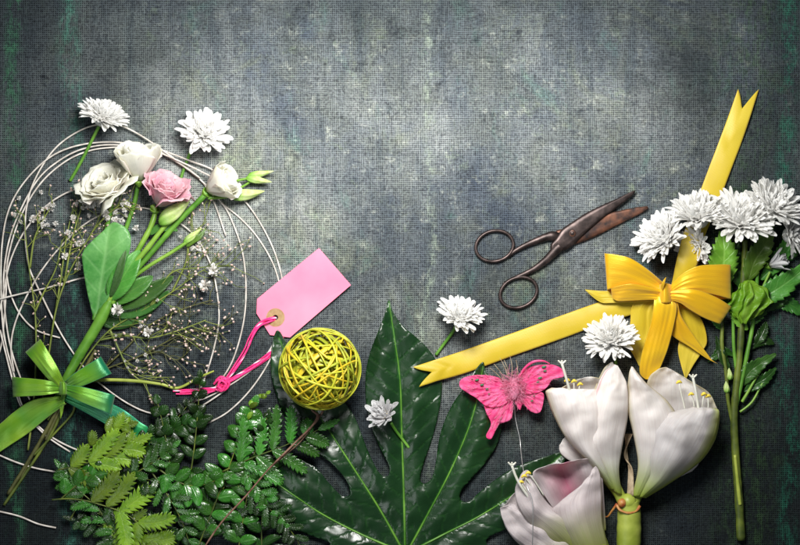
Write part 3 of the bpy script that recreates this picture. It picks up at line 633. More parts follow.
def lz(x, y):
    d = min(segd(x, y, v) for v in VE); r = math.hypot(x-405, y-550)
    q = 0
    for v in VE:
        dv = segd(x, y, v)
        if dv < 40:
            q = max(q, math.exp(-((dv-14)/9.)**2))
    return 2.6 + .62*(6*q*min(1, r/60) + 5*noise.noise(Vector((x*.022, y*.022, 1)))+3.2*noise.noise(Vector((x*.06, y*.06, 4)))+min(3, r*.02))
def lveins(x, y):
    best = 0; d0, vi = min((segd(x, y, v), i) for i, v in enumerate(VE)); v = VE[vi]; a, b = v[0], v[-1]; L = math.hypot(b[0]-a[0], b[1]-a[1])
    s = ((x-a[0])*(b[0]-a[0])+(y-a[1])*(b[1]-a[1]))/L - d0*.9
    return max(math.exp(-(d0/1.6)**2), .5*max(0, math.cos(s*2*PI/17))**5*min(1, d0/4))
def fatsia_mat():
    m, nt, bs = new('glossy_dark_leaf'); L = nt.links.new
    at = N(nt, 'ShaderNodeAttribute', attribute_name='mark'); n1 = noise_(nt, 20, 5, coords(nt)); n2 = noise_(nt, 260, 4, coords(nt))
    col = ramp(nt, math_(nt, 'ADD', math_(nt, 'MULTIPLY', n1, .8), math_(nt, 'MULTIPLY', n2, .2)), [(.36, (.004, .022, .006)), (.66, (.007, .036, .008))])
    col = mix(nt, math_(nt, 'MULTIPLY', math_(nt, 'POWER', at.outputs['Fac'], 2), .5), col, (.04, .19, .02)); L(col, bs.inputs['Base Color'])
    L(math_(nt, 'MULTIPLY_ADD', n1, .22, .21), bs.inputs['Roughness']); bs.inputs['Specular IOR Level'].default_value = .55
    bump(nt, bs, math_(nt, 'SUBTRACT', math_(nt, 'ADD', math_(nt, 'MULTIPLY', n2, .12), math_(nt, 'MULTIPLY', noise_(nt, 50, 2, coords(nt)), .9)), math_(nt, 'MULTIPLY', at.outputs['Fac'], 1.3)), .3, .0022)
    return m
M['fatsia'] = fatsia_mat()
FT = thing('lobed_leaf', 'huge glossy dark green lobed leaf spreading from the bottom centre', 'leaf', P(405, 550, 0))
mb = MB(); blade(mb, smooth(OUT, 4), lz, 2.3, lveins); mb.build('blade', M['fatsia'], FT, .5)
for v in VE:
    mb = MB(); k = len(v); tube(mb, [(x, y, lz(x, y)+.5, 1.5-1.1*i/(k-1)) for i, (x, y) in enumerate(crom(v, 5)[::2])] if 0 else [(x, y, lz(x, y)+.35, 1.15*(1-i/(len(crom(v, 5))*1.05))+.10) for i, (x, y) in enumerate(crom(v, 5))], 8, 2)
    mb.build('vein', M['stem'], FT)
mb = MB(); tube(mb, [(405, 546, 6, 3), (404, 570, 5, 4), (403, 600, 4, 4)], 10, 5); mb.build('leaf_stalk', M['stem'], FT)

# ------------------------------------------------------------------ fern fronds
def frond(label, path, kind, mat, n, L, W, seed, r0=.9, ang=62, sides=(1, -1), start=.12, teeth=9, tip=True, rach='stem_o', prof=None, depth=.55, gap=0):
    rr = random.Random(seed); path = [(a, b, c+6) for a, b, c in path]; q = crom(path, 12); t = thing('fern_frond', label, 'fern', P(path[0][0], path[0][1], 0), 'fern fronds piled along the bottom')
    mb = MB(); k = len(path); tube(mb, [(*p, r0*(1-.65*i/(k-1))) for i, p in enumerate(path)], 7, 6); mb.build('rachis', M[rach], t)
    for i in range(n):
        f = start+(1-start)*(i+.3)/n; x, y, z = q[int(f*(len(q)-1))]; a = q[min(int(f*(len(q)-1))+1, len(q)-1)]; b = q[max(int(f*(len(q)-1))-1, 0)]
        d = math.atan2(a[1]-b[1], a[0]-b[0])
        for s in sides:
            if rr.random() < gap: continue
            l = L*(.45+.75*math.sin(PI*min(1, .22+f*.78)))*rr.uniform(.68, 1.18); an = d+s*math.radians(ang+rr.uniform(-9, 9)-f*12); off = rr.uniform(-1.5, 1.5)
            zt = z+rr.uniform(-4, 7); c, sn = math.cos(an), math.sin(an); bx, by = x+math.cos(d)*off, y+math.sin(d)*off
            cu = -s*rr.uniform(.04, .22)*l
            mb = MB(); pth = [(bx, by, z+.4), (bx+c*l*.5-sn*cu*.35, by+sn*l*.5+c*cu*.35, (z+zt)/2+1.6), (bx+c*l, by+sn*l, zt)]
            if kind == 'oval': leaf(mb, pth, W*rr.uniform(.9, 1.15), prof or ovate, fold=-.25, dome=.1, ripple=.8, nu=6, nv=12, seed=i)
            else: leaf(mb, pth, W*rr.uniform(.9, 1.15), prof or oblong if l > 12 else ovate, fold=.12, ripple=1.2, teeth=teeth, depth=depth, nu=6, seed=i)
            mb.build('leaflet', M[mat], t, .15)
    if tip:
        x, y, z = path[-1]; a = q[-3]; d = math.atan2(y-a[1], x-a[0]); mb = MB()
        leaf(mb, [(x, y, z), (x+math.cos(d)*L*.35, y+math.sin(d)*L*.35, z+1), (x+math.cos(d)*L*.7, y+math.sin(d)*L*.7, z)], W*.7, ovate, teeth=0 if kind == 'oval' else 6, nv=8); mb.build('leaflet', M[mat], t, .15)
    return t
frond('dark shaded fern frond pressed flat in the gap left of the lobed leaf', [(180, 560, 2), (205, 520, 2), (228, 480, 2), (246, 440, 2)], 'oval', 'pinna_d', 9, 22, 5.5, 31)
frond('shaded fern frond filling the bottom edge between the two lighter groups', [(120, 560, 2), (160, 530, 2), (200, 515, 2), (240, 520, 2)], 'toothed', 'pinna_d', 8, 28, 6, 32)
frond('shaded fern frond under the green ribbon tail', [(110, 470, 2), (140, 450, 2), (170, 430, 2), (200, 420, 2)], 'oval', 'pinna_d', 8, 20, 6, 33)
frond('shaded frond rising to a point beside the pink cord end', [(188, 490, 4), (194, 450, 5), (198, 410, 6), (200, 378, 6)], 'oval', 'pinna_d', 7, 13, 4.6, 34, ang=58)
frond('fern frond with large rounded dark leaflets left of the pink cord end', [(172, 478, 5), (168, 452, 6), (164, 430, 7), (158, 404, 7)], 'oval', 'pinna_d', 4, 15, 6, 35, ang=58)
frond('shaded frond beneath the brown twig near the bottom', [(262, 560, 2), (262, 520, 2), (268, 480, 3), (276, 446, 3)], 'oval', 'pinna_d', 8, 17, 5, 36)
frond('glossy green fern frond with a ladder of oval leaflets and a yellow tip', [(196, 552, 4), (212, 512, 6), (228, 470, 8), (240, 436, 9), (252, 408, 9)], 'oval', 'pinna_g', 9, 21, 6.2, 37, ang=74)
frond('glossy oval leaflet frond leaning right beside the brown twig', [(238, 552, 5), (243, 520, 6), (248, 488, 7), (246, 462, 8)], 'oval', 'pinna_g', 6, 18, 5.6, 38, ang=70)
frond('glossy frond with wavy leaflets in the middle of the fern pile', [(160, 470, 7), (178, 482, 8), (198, 486, 9), (222, 478, 9)], 'oval', 'pinna_g', 6, 20, 6.4, 39, ang=70)
frond('toothed green frond pointing up right below the woven ball', [(222, 472, 8), (252, 458, 10), (284, 446, 11), (318, 430, 11)], 'toothed', 'pinna_g', 5, 34, 6.8, 40, ang=64, start=.2)
frond('toothed green frond trailing down right over the lobed leaf', [(236, 466, 6), (252, 480, 9), (268, 500, 9), (284, 522, 8)], 'toothed', 'pinna_g', 7, 15, 4.5, 41, ang=50)
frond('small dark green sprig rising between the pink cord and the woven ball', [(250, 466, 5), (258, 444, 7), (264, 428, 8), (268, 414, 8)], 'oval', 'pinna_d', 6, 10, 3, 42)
frond('yellow green fern frond with long toothed leaflets arching along the bottom left', [(52, 500, 5), (72, 499, 7), (98, 504, 9), (132, 518, 9), (160, 548, 6)], 'toothed', 'pinna_y', 5, 44, 9.5, 43, ang=68, start=.42, gap=.1)
frond('bright yellow green frond below the teal ribbon tail', [(58, 470, 7), (84, 464, 9), (108, 455, 11), (132, 444, 12)], 'toothed', 'pinna_y', 4, 31, 8.5, 44, ang=42, depth=.5)
frond('light green frond with few broad leaflets left of the bright frond', [(60, 500, 5), (76, 486, 7), (92, 476, 9), (104, 464, 9)], 'oval', 'pinna_g', 5, 18, 6.5, 45, ang=52)
frond('yellow green frond crossing below the green bow', [(84, 452, 7), (100, 438, 9), (114, 430, 10), (126, 426, 10)], 'toothed', 'pinna_y', 5, 18, 6, 46, ang=52, gap=.2)
frond('lower yellow green frond running off the bottom edge', [(96, 512, 3), (126, 530, 4), (158, 552, 4)], 'toothed', 'pinna_y', 5, 30, 6.5, 47, ang=60, start=.2)
frond('pale toothed frond between the bright frond and the dark leaflets', [(126, 480, 8), (144, 468, 10), (160, 458, 10), (172, 448, 10)], 'toothed', 'pinna_g', 5, 16, 4.5, 48, ang=45)
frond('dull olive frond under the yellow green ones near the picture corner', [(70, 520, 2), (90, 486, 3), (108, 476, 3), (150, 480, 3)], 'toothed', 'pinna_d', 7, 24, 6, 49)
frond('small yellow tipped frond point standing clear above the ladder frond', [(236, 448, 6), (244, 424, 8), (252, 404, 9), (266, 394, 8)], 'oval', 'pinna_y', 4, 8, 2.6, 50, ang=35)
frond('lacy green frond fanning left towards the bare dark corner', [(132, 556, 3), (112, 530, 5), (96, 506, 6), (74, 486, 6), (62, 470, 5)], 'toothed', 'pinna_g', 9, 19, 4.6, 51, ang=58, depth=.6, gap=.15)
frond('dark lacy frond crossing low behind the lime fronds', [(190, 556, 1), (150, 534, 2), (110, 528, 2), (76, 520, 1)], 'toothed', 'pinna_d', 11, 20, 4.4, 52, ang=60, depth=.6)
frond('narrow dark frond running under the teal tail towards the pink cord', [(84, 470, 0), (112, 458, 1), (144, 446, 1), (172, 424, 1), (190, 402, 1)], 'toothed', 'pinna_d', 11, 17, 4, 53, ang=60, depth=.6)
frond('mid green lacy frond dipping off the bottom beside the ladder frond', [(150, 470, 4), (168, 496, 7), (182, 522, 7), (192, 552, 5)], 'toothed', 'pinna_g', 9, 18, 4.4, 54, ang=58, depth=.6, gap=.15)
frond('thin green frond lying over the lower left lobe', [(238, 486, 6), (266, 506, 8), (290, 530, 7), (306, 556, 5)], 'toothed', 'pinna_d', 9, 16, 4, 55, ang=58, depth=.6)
mb = MB(); tube(mb, [(204, 548, 24, .9), (222, 522, 25, .9), (246, 496, 26, .9), (268, 470, 27, .9), (292, 446, 27, 1), (312, 426, 25, 1.2), (318, 416, 22, 1.5), (312, 410, 22, 1.1), (310, 402, 24, .8)], 8, 8, wob=.3)
tube(mb, [(268, 470, 26, .7), (284, 456, 24, .7), (300, 442, 23, .7), (314, 424, 23, .8)], 8, 8, wob=.3); tube(mb, [(318, 418, 18, 1.2), (323, 410, 22, 1), (319, 398, 26, .7)], 8, 6)
tag(mb.build('twig', M['twig']), 'thin reddish brown twig from the woven ball down across the ferns', 'twig')

# ------------------------------------------------------------------ woven ball
BT = thing('woven_ball', 'hollow lime yellow ball woven from flat reed strips beside the pink tag', 'ball', P(320, 370, 0))
c = P(320, 369, 40); rr = random.Random(9)
def band(mb, R, w_, nrm, rad_off, arc, a0, sd):
    nrm = nrm.normalized(); U = nrm.orthogonal().normalized(); V = nrm.cross(U); rows = []; n = max(8, int(arc/6.28*72)); off = nrm*rad_off
    for i in range(n+1):
        a = a0+arc*i/n; rad = math.sqrt(max(1e-8, R*R-rad_off*rad_off))*(1+.018*math.sin(3*a+sd)); E = U*math.cos(a)+V*math.sin(a)
        wv = nrm*.0016*math.sin(2*a+sd); p = c+off+wv+E*rad; out = (p-c).normalized(); S = out.cross(E.cross(nrm)).normalized()
        rows.append([p+S*x*w_*.5+out*y for x, y in ((-1, -.0003), (-.6, .0004), (.6, .0004), (1, -.0003), (.6, -.0007), (-.6, -.0007))])
    mb.grid(rows, closed=True)
mats = {'ball': MB(), 'ball_d': MB(), 'ball_o': MB()}
for i in range(74):
    nrm = Vector((rr.gauss(0, 1), rr.gauss(0, 1), rr.gauss(0, .8)))
    k = rr.choice(('ball', 'ball', 'ball_d', 'ball_d', 'ball_o')) if i > 20 else ('ball_o' if i % 3 else 'ball')
    R = .0388-.0016*rr.random() if i < 40 else .035-.009*rr.random()
    band(mats[k], R, rr.choice((.0018, .0022, .0026) if i < 40 else (.0034, .0045, .0055)), nrm, rr.gauss(0, .009), rr.uniform(2.6, 6.2), rr.uniform(0, 6), i)
for i in range(8): band(mats['ball' if i % 2 else 'ball_d'], .0392, .0013, Vector((rr.gauss(0, .10), rr.gauss(0, .10), 1)), rr.gauss(0, .003), 6.3, 0, i)
o = mats['ball'].build('strips', M['ball'], BT, zmin=.0006); o = mats['ball_d'].build('strips', M['ball_d'], BT); o['label'] = 'darker olive strips'
o = mats['ball_o'].build('strips', M['ball_o'], BT); o['label'] = 'amber strips'

# ------------------------------------------------------------------ pink tag
TG = thing('gift_tag', 'blank pink card tag with a round kraft reinforcement and pink cord', 'tag', P(300, 300, 0))
def slab(mb, pts, z0, z1):
    """closed outline extruded ; optional hole handled by bridging"""
    k = len(pts); b = len(mb.v)
    for x, y in pts: mb.vert(P(x, y, z1))
    for x, y in pts: mb.vert(P(x, y, z0))
    mb.f.append(tuple(range(b, b+k))); mb.f.append(tuple(range(b+2*k-1, b+k-1, -1)))
    for i in range(k): j = (i+1) % k; mb.f.append((b+i, b+k+i, b+k+j, b+j))
def holed(mb, pts, hc, hr, z0, z1, tilt=lambda x, y: 0):
    """outline with a round hole: outline resampled by angle to quads"""
    n = 72; ring = []; k = len(pts); angs = sorted([2*PI*i/n for i in range(n)]+[math.atan2(y-hc[1], x-hc[0]) % (2*PI) for x, y in pts])
    for a in angs:
        dx, dy = math.cos(a), math.sin(a); best = None
        for i in range(k):
            x1, y1 = pts[i]; x2, y2 = pts[(i+1) % k]; ex, ey = x2-x1, y2-y1; den = dx*ey-dy*ex
            if abs(den) < 1e-9: continue
            t = ((x1-hc[0])*ey-(y1-hc[1])*ex)/den; u = ((x1-hc[0])*dy-(y1-hc[1])*dx)/den
            if t > 0 and -1e-6 <= u <= 1+1e-6 and (best is None or t < best): best = t
        ring.append((hc[0]+dx*best, hc[1]+dy*best, hc[0]+dx*hr, hc[1]+dy*hr))
    rows = []
    for f, z in ((1, z0), (1, z1), (.66, z1), (.33, z1), (0, z1), (0, z0), (.5, z0), (1, z0)):
        rows.append([P(xi+(xo-xi)*f, yi+(yo-yi)*f, z+tilt(xi+(xo-xi)*f, yi+(yo-yi)*f)) for xo, yo, xi, yi in ring])
    mb.grid(rows, closed=True)
tl = lambda x, y: 2.2+.018*(x-256)+.6*math.sin(x*.04)
mb = MB(); holed(mb, [(319, 248), (351, 285), (290, 337.5), (270, 335), (256.5, 313.5), (257, 299)], (275.5, 317.5), 2.6, 0, .9, tl); mb.build('card', M['tagcard'], TG)
for p in mb.v: pass
mb = MB(); holed(mb, [(275.5+9.2*math.cos(2*PI*i/40), 317.5+9.2*math.sin(2*PI*i/40)) for i in range(40)], (275.5, 317.5), 2.6, .92, 1.15, tl); mb.build('reinforcement_ring', M['kraft'], TG)
bpy.context.view_layer.update()
for o in (x for x in TG.children): 
    for pl in o.data.polygons: pl.use_smooth = False
def cord(pts, r, m):
    mb = MB(); tube(mb, [(*p, r) for p in pts], 8, 10, wob=.15); mb.build('cord', M[m], TG)
cord([(276, 318, 2), (272, 319, 5.5), (264, 321, 6), (256, 328, 5), (251, 340, 4), (246, 352, 3), (238, 366, 3), (228, 379, 4), (222, 384, 6), (214, 388, 4), (202, 389, 3), (188, 390, 2), (173, 391, 2)], 1.1, 'yarn')
cord([(275, 320, 2), (269, 322, 6), (260, 326, 6), (253, 336, 5), (247, 350, 4), (238, 364, 3), (229, 377, 4), (223, 381, 6)], 1.0, 'yarn_p')
cord([(275, 317, 3), (266, 319, 7), (257, 325, 6), (249, 338, 5), (244, 350, 4), (234, 366, 4), (226, 378, 5)], .7, 'yarn_p')
cord([(280, 330, 1), (281, 340, 2), (276, 348, 2), (264, 360, 3), (246, 372, 3), (230, 381, 4), (221, 386, 5), (208, 390, 3), (196, 391, 3), (180, 392.5, 2)], 1.2, 'yarn_p')
cord([(278, 332, 1), (279, 342, 2), (271, 351, 2), (253, 365, 3), (234, 377, 4), (224, 382, 5)], .9, 'yarn')
cord([(282, 331, 1), (283, 341, 2), (277, 351, 2), (262, 363, 2), (244, 374, 3), (230, 382, 4), (214, 391, 4), (200, 394, 3), (190, 393, 2)], .8, 'yarn_p')
cord([(216, 381, 5), (221, 377, 8), (226, 380, 9), (224, 388, 7), (219, 390, 6), (219, 383, 9), (224, 379, 9), (229, 384, 7), (224, 390, 6), (217, 386, 8)], 1.4, 'yarn_p')
cord([(214, 384, 5), (219, 380, 9), (226, 384, 9), (222, 391, 6), (215, 389, 5)], 1.2, 'yarn_p')
cord([(222, 384, 6), (212, 391, 4), (198, 393, 2.5), (186, 394, 2), (176, 394, 2)], .8, 'yarn_p')

# ------------------------------------------------------------------ scissors
SC = thing('scissors', 'old brown iron scissors lying half open with rusty blades and oval rings', 'scissors', P(572, 234, 0))
def extr(pts, zc, th, m, name, mid=None):
    """bevelled blade: outline rim low, ridge polygon raised"""
    mb = MB(); k = len(pts); cx = sum(p[0] for p in pts)/k; cy = sum(p[1] for p in pts)/k; rows = []
    for s, z in ((.0, -th), (.9, -th), (1, -th*.5), (1, th*.1), (.80, th), (.5, th*1.08), (0.0, th*1.1)):
        rows.append([P(x*s+(1-s)*mid(x, y)[0], y*s+(1-s)*mid(x, y)[1], zc+z) for x, y in pts])
    mb.grid(rows, closed=True); return mb.build(name, M[m], SC)
def proj(a, b):
    def f(x, y):
        dx, dy = b[0]-a[0], b[1]-a[1]; t = max(0, min(1, ((x-a[0])*dx+(y-a[1])*dy)/(dx*dx+dy*dy))); return a[0]+dx*t, a[1]+dy*t
    return f
lower = crom([(647.5, 206), (647, 210), (632, 218), (612, 228), (592, 238), (574, 244.5), (566, 244), (560, 238), (556, 236), (556, 231), (562, 229), (574, 226), (600, 215), (622, 210), (638, 207), (647.5, 206)], 5)[:-1]
o = extr(lower, 3.2, 1.2, 'rust', 'blade', proj((640, 210), (562, 236))); o['label'] = 'lower blade covered in rust spots'
upper = crom([(636, 190), (632, 196), (618, 207), (604, 217), (590, 229), (578, 240), (572, 246), (566, 250), (558, 252), (551, 250), (551, 244), (556, 238), (562, 229), (572, 222), (586, 213), (602, 205), (618, 198), (630, 192), (636, 190)], 5)[:-1]
extr(upper, 6.0, 1.7, 'metal', 'blade', proj((632, 192), (556, 247)))
def ringt(cx, cy, a, b, rot, z, r):
    mb = MB(); ws = []; n = 56
    for i in range(n+1):
        t = 2*PI*i/n; x = a*math.cos(t); y = b*math.sin(t); ws.append(P(cx+x*math.cos(rot)-y*math.sin(rot), cy+x*math.sin(rot)+y*math.cos(rot), z))
    wtube(mb, ws, [r*.001]*(n+1), 12, 1.1, False); return mb
mb = ringt(494.5, 246, 19, 15.2, math.radians(-14), 3.2, 1.75); mb.build('finger_ring', M['metal'], SC)
mb = ringt(518.5, 292.5, 19, 14.8, math.radians(-22), 3.2, 1.75); mb.build('finger_ring', M['metal'], SC)
mb = MB(); tube(mb, [(508, 257, 3, 1.6), (515, 251, 3.2, 2.2), (526, 245, 3.6, 2.8), (538, 240, 4, 3.5), (548, 236.5, 4.2, 4.2), (553, 236, 4, 5), (560, 237, 3.2, 4.2)], 14, 8, .7); mb.build('shank', M['metal'], SC)
mb = MB(); tube(mb, [(503, 284, 3, 1.0), (510, 280, 3.1, 1.7), (522, 275, 3.3, 2.4), (534, 269, 4, 2.9), (546, 260, 5, 3.7), (554, 252, 5.6, 4.6), (560, 246, 5.8, 5)], 14, 8, .7); mb.build('shank', M['metal'], SC)
mb = MB(); tube(mb, [(572.3, 233.2, 6.5, 3.6), (572.3, 233.2, 8.0, 3.6), (572.3, 233.2, 8.5, 3.0)], 24, 1); mb.build('pivot_screw', M['rust'], SC)
mb = MB(); tube(mb, [(572.3, 233.2, 7.5, 2.0), (572.3, 233.2, 8.9, 1.9), (572.3, 233.2, 9.2, 1.4)], 24, 1); mb.build('screw_head', M['metal'], SC)

# ------------------------------------------------------------------ yellow bow
YB = thing('yellow_ribbon_bow', 'bright yellow satin ribbon bow with two very long notched tails', 'ribbon', P(665, 292, 0))
def rib(rows, m, par, name, nu=24, n=6, ripple=0., seed=0, label=None, pleat=1.3):
    # satin stays flat across its width; creases run out from the knot and fade
    rows = [(*q[:5], q[5]*.30, *q[6:]) for q in rows]
    mb = MB(); sheet(mb, rows, nu, n, ripple, seed); sd = len(s_names)*1.7; s_names.append(name)
    m_ = len(mb.v)//(nu+1)
    for i in range(m_):
        v = i/(m_-1); g = math.exp(-v*(7 if name == 'loop' else 4.5))+(math.exp(-(1-v)*7) if name == 'loop' else 0)
        for j in range(nu+1):
            u = j/nu; mb.v[i*(nu+1)+j].z += .001*pleat*(g*2.6*noise.noise(Vector((u*5.5+sd, v*1.5, sd)))+g*1.2*noise.noise(Vector((u*12+sd, v*2, sd)))+1.2*noise.noise(Vector((u*1.6+sd, v*4.5, sd*2)))+.25*noise.noise(Vector((u*9, v*3, sd))))
    o = mb.build(name, M[m], par, .12)
    if label: o['label'] = label
    return o
s_names = []
def notched(rows, notch, m, par, name, label=None, ripple=0, nu=12):
    """last row becomes a V cut: the middle of the end is pulled back by notch (fraction of the last span)"""
    mb = MB(); q = crom([r if len(r) == 7 else (*r, r[4]) for r in rows], 10); out = []; L = len(q)
    for i, (xl, yl, xr, yr, zl, zb, zr) in enumerate(q):
        row = []
        for j in range(nu+1):
            u = j/nu; t = i/(L-1); back = notch*(1-abs(2*u-1))*max(0, (t-.72)/.28)
            ii = (t-back)*(L-1); i0 = int(ii); fr = ii-i0; i1 = min(i0+1, L-1)
            g = lambda k: q[i0][k]*(1-fr)+q[i1][k]*fr
            zz = g(4)+(g(6)-g(4))*u+g(5)*4*u*(1-u)
            x = g(0)+(g(2)-g(0))*u; y = g(1)+(g(3)-g(1))*u
            if ripple: zz += ripple*.8*noise.noise(Vector((x*.03, y*.03, 2)))+.9*(.5+.5*math.sin(t*34+u*2+3*noise.noise(Vector((t*6, 0, 0)))))
            row.append(P(x, y, zz))
        out.append(row)
    mb.grid(out); o = mb.build(name, M[m], par, .12)
    if label: o['label'] = label
notched([(662, 285, 666, 300, 12, 0), (640, 291, 645, 311, 5, 1), (600, 302, 604, 323, 3, 1.5), (560, 316, 564, 338, 2.5, 1), (510, 334, 513, 356, 3, 1.4), (462, 351, 466, 373, 3, 1), (430, 361.5, 438, 381, 8, 1), (413, 367, 419, 387, 10, 0)], .13, 'yel_dull', YB, 'tail', 'long left tail ending over the lobed leaf', ripple=1.6)
notched([(668, 296, 680, 300, 12, 0), (672, 282, 690, 286, 16, 2), (677, 258, 698, 262, 19, 2), (684, 232, 705, 236, 15, 1), (696, 202, 717, 207, 6, 1), (710, 165, 731, 170, 2.5, 1), (724, 128, 745, 133, 2.5, 1), (738, 89, 759, 89, 2.5, 0)], .075, 'yel_dull', YB, 'tail', 'long upper tail pointing to the top right', ripple=1.6)
rib([(664, 292, 664, 300, 18, 0), (640, 291, 642, 302, 14, 1), (606, 291, 612, 303, 10, 1), (596, 290.5, 600, 302, 10, 0), (585, 289.5, 586, 291, 10, 0)], 'yel_dull', YB, 'tail', label='short pointed tail behind the left loop')
# back tails
rib([(640, 298, 662, 300, 12, 0), (632, 306, 656, 314, 10, 2), (630, 325, 655, 334, 8, 2), (627, 343, 652, 352, 6, 1), (634, 356, 646, 360, 5, 0), (639, 366, 640, 366.5, 5, 0)], 'yel_dull', YB, 'tail', label='matt short tail at the back left', ripple=1)
rib([(668, 300, 686, 300, 10, 0), (676, 316, 702, 320, 8, 1), (680, 334, 707, 341, 6, 1), (678, 350, 702, 352, 6, 1), (681, 365, 693, 366, 5, 0), (685, 379, 686, 379, 5, 0)], 'yel_dull', YB, 'tail', label='matt short tail at the back right', ripple=1)
# front tails
rib([(655, 296, 672, 297, 24, 2), (654, 304, 677, 307, 26, 4), (651, 322, 674, 326, 24, 5), (644, 345, 668, 348, 19, 4), (640, 362, 663, 362, 15, 3), (640, 374, 658, 371, 12, 1), (646, 379.5, 648, 379.5, 11, 0)], 'yel', YB, 'tail', label='glossy front tail falling over the ivory blooms', ripple=1.5)
rib([(668, 298, 678, 300, 22, 1), (669, 316, 682, 317, 22, 3), (671, 334, 697, 340, 16, 4), (690, 347, 706, 352, 13, 2), (706, 358, 712, 360, 11, 0), (717, 363.5, 718, 364, 11, 0)], 'yel', YB, 'tail', label='glossy pointed tail falling to the right')
# loops (each goes out on top, folds, and comes back underneath)
rib([(664, 283, 662, 296, 26, 1, 24), (650, 271, 648, 292, 34, 5, 26), (632, 259, 628, 290, 38, 8, 24), (618, 255, 614, 289, 36, 8, 22), (606, 253.5, 607.5, 290, 31, 4, 20), (605.5, 254, 609, 292, 26, 0, 15), (618, 262, 616, 297, 17, -2, 10), (640, 276, 638, 300, 13, 0, 10), (662, 290, 660, 299, 16, 0, 14)], 'yel', YB, 'loop', label='tall left loop', n=8)
rib([(664, 290, 662, 300, 28, 1, 24), (650, 287, 648, 300, 31, 3, 22), (632, 284, 628, 301, 32, 4, 20), (618, 286, 617, 301, 28, 3, 18), (611, 289, 612, 297, 22, 0, 16), (622, 290, 620, 299, 14, 0, 12), (655, 294, 655, 300, 14, 0, 12)], 'yel', YB, 'loop', label='rolled lower left loop', n=8)
rib([(670, 286, 668, 298, 26, 1, 24), (682, 274, 684, 293, 33, 4, 28), (698, 266, 702, 293, 37, 6, 29), (716, 264.5, 718, 296, 36, 6, 26), (728, 264.5, 729, 299, 31, 2, 22), (729.5, 266, 729.5, 299, 26, 0, 18), (716, 270, 712, 300, 18, -2, 12), (692, 282, 690, 300, 13, 0, 10), (670, 290, 670, 299, 15, 0, 13)], 'yel', YB, 'loop', label='tall right loop', n=8)
rib([(668, 291, 666, 299, 29, 1, 26), (682, 289, 680, 303, 33, 4, 27), (698, 290, 690, 310, 34, 6, 26), (716, 297, 704, 318, 31, 6, 24), (729, 305, 718, 323.5, 26, 2, 20), (730, 307, 719, 323, 21, 0, 15), (712, 304, 704, 318, 14, 0, 10), (672, 294, 670, 301, 13, 0, 12)], 'yel', YB, 'loop', label='lower right loop', n=8)
mb = MB(); sheet(mb, [(658, 286, 656, 303, 20, 0, 16), (661, 284, 660, 303, 30, 0, 26), (665, 283, 665, 303, 34, 1, 30), (670, 284, 671, 303, 30, 1, 27), (674, 286, 675, 302, 20, 0, 18)], 12, 6, 2.5, 3); mb.build('knot', M['yel'], YB, .3)
mb = MB(); leaf(mb, [(662, 290, 34), (663, 284, 38), (666, 277, 40)], 1.6, lance); mb.build('ribbon_tip', M['yel'], YB, .2)

# ------------------------------------------------------------------ green bow
GB = thing('green_ribbon_bow', 'green satin ribbon bow shading to teal, tied round the bouquet stems', 'ribbon', P(63, 388, 0))
rib([(60, 396, 66, 404, 14, 0), (33, 400, 47, 418, 10, 2), (14, 412, 30, 432, 7, 2), (0, 424, 12, 444, 6, 2), (-16, 436, -6, 456, 6, 1)], 'grn', GB, 'tail', label='lime tail leaving the left edge', ripple=1.5)
rib([(66, 390, 62, 400, 12, 0), (92, 396, 84, 412, 10, 1), (122, 409, 108, 426, 10, 2), (140, 422, 124, 437, 9, 2), (149, 429, 138, 442, 8, 1), (150, 444, 149, 448, 8, 0)], 'teal', GB, 'tail', label='teal tail crossing the fern tips', ripple=1.5)
rib([(62, 394, 66, 394, 18, 0), (60, 402, 64, 402, 14, 0), (60, 412, 63, 411, 12, 0), (60.5, 419, 61, 419, 10, 0)], 'grn', GB, 'tail', label='tiny pointed strip under the knot')
def loop(tip_l, tip_r, m, label, zt=28, zin=20, bul=5, cx=63, cy=388, wn=4):
    dx = (tip_l[0]+tip_r[0])/2-cx; dy = (tip_l[1]+tip_r[1])/2-cy; L = math.hypot(dx, dy); nx, ny = -dy/L, dx/L
    if (tip_l[0]-tip_r[0])*nx+(tip_l[1]-tip_r[1])*ny < 0: nx, ny = -nx, -ny
    def r(f, wk, z, b): 
        xl = cx+nx*wn; yl = cy+ny*wn; xr = cx-nx*wn; yr = cy-ny*wn
        return (xl+(tip_l[0]-xl)*f, yl+(tip_l[1]-yl)*f, xr+(tip_r[0]-xr)*f, yr+(tip_r[1]-yr)*f, z, b)
    def widen(a, k):
        xm, ym = (a[0]+a[2])/2, (a[1]+a[3])/2; return (xm+(a[0]-xm)*k, ym+(a[1]-ym)*k, xm+(a[2]-xm)*k, ym+(a[3]-ym)*k, *a[4:])
    rows = [r(.05, 1, zin, 1), widen(r(.3, 1, zin+6, bul), 1.22), widen(r(.6, 1, zt, bul), 1.14), widen(r(.88, 1, zt-1, bul*.5), 1.03), r(1, 1, zt-5, 1), r(.99, 1, zt-10, 0), widen(r(.7, 1, 11, -1), .92), r(.35, 1, 9, 0), r(.08, 1, 11, 0)]
    rib(rows, m, GB, 'loop', label=label, n=8)
loop((26, 353), (41, 340), 'grn', 'upper left lime loop', zt=27)
loop((13, 377), (14, 397), 'grn', 'left lime loop', zt=26, bul=4)
loop((100, 357), (111, 374), 'grn_t', 'upper right loop with teal edge', zt=27)
loop((114, 395), (110, 414), 'grn_t', 'lower right loop turning teal', zt=27)
mb = MB(); sheet(mb, [(58, 384, 57, 393, 14, 0), (60, 382, 60, 395, 24, 0), (64, 382, 64, 395, 26, 2), (67, 384, 68, 394, 20, 0), (68, 385, 69, 392, 14, 0)], 10, 5, 2, 8); mb.build('knot', M['grn'], GB, .3)

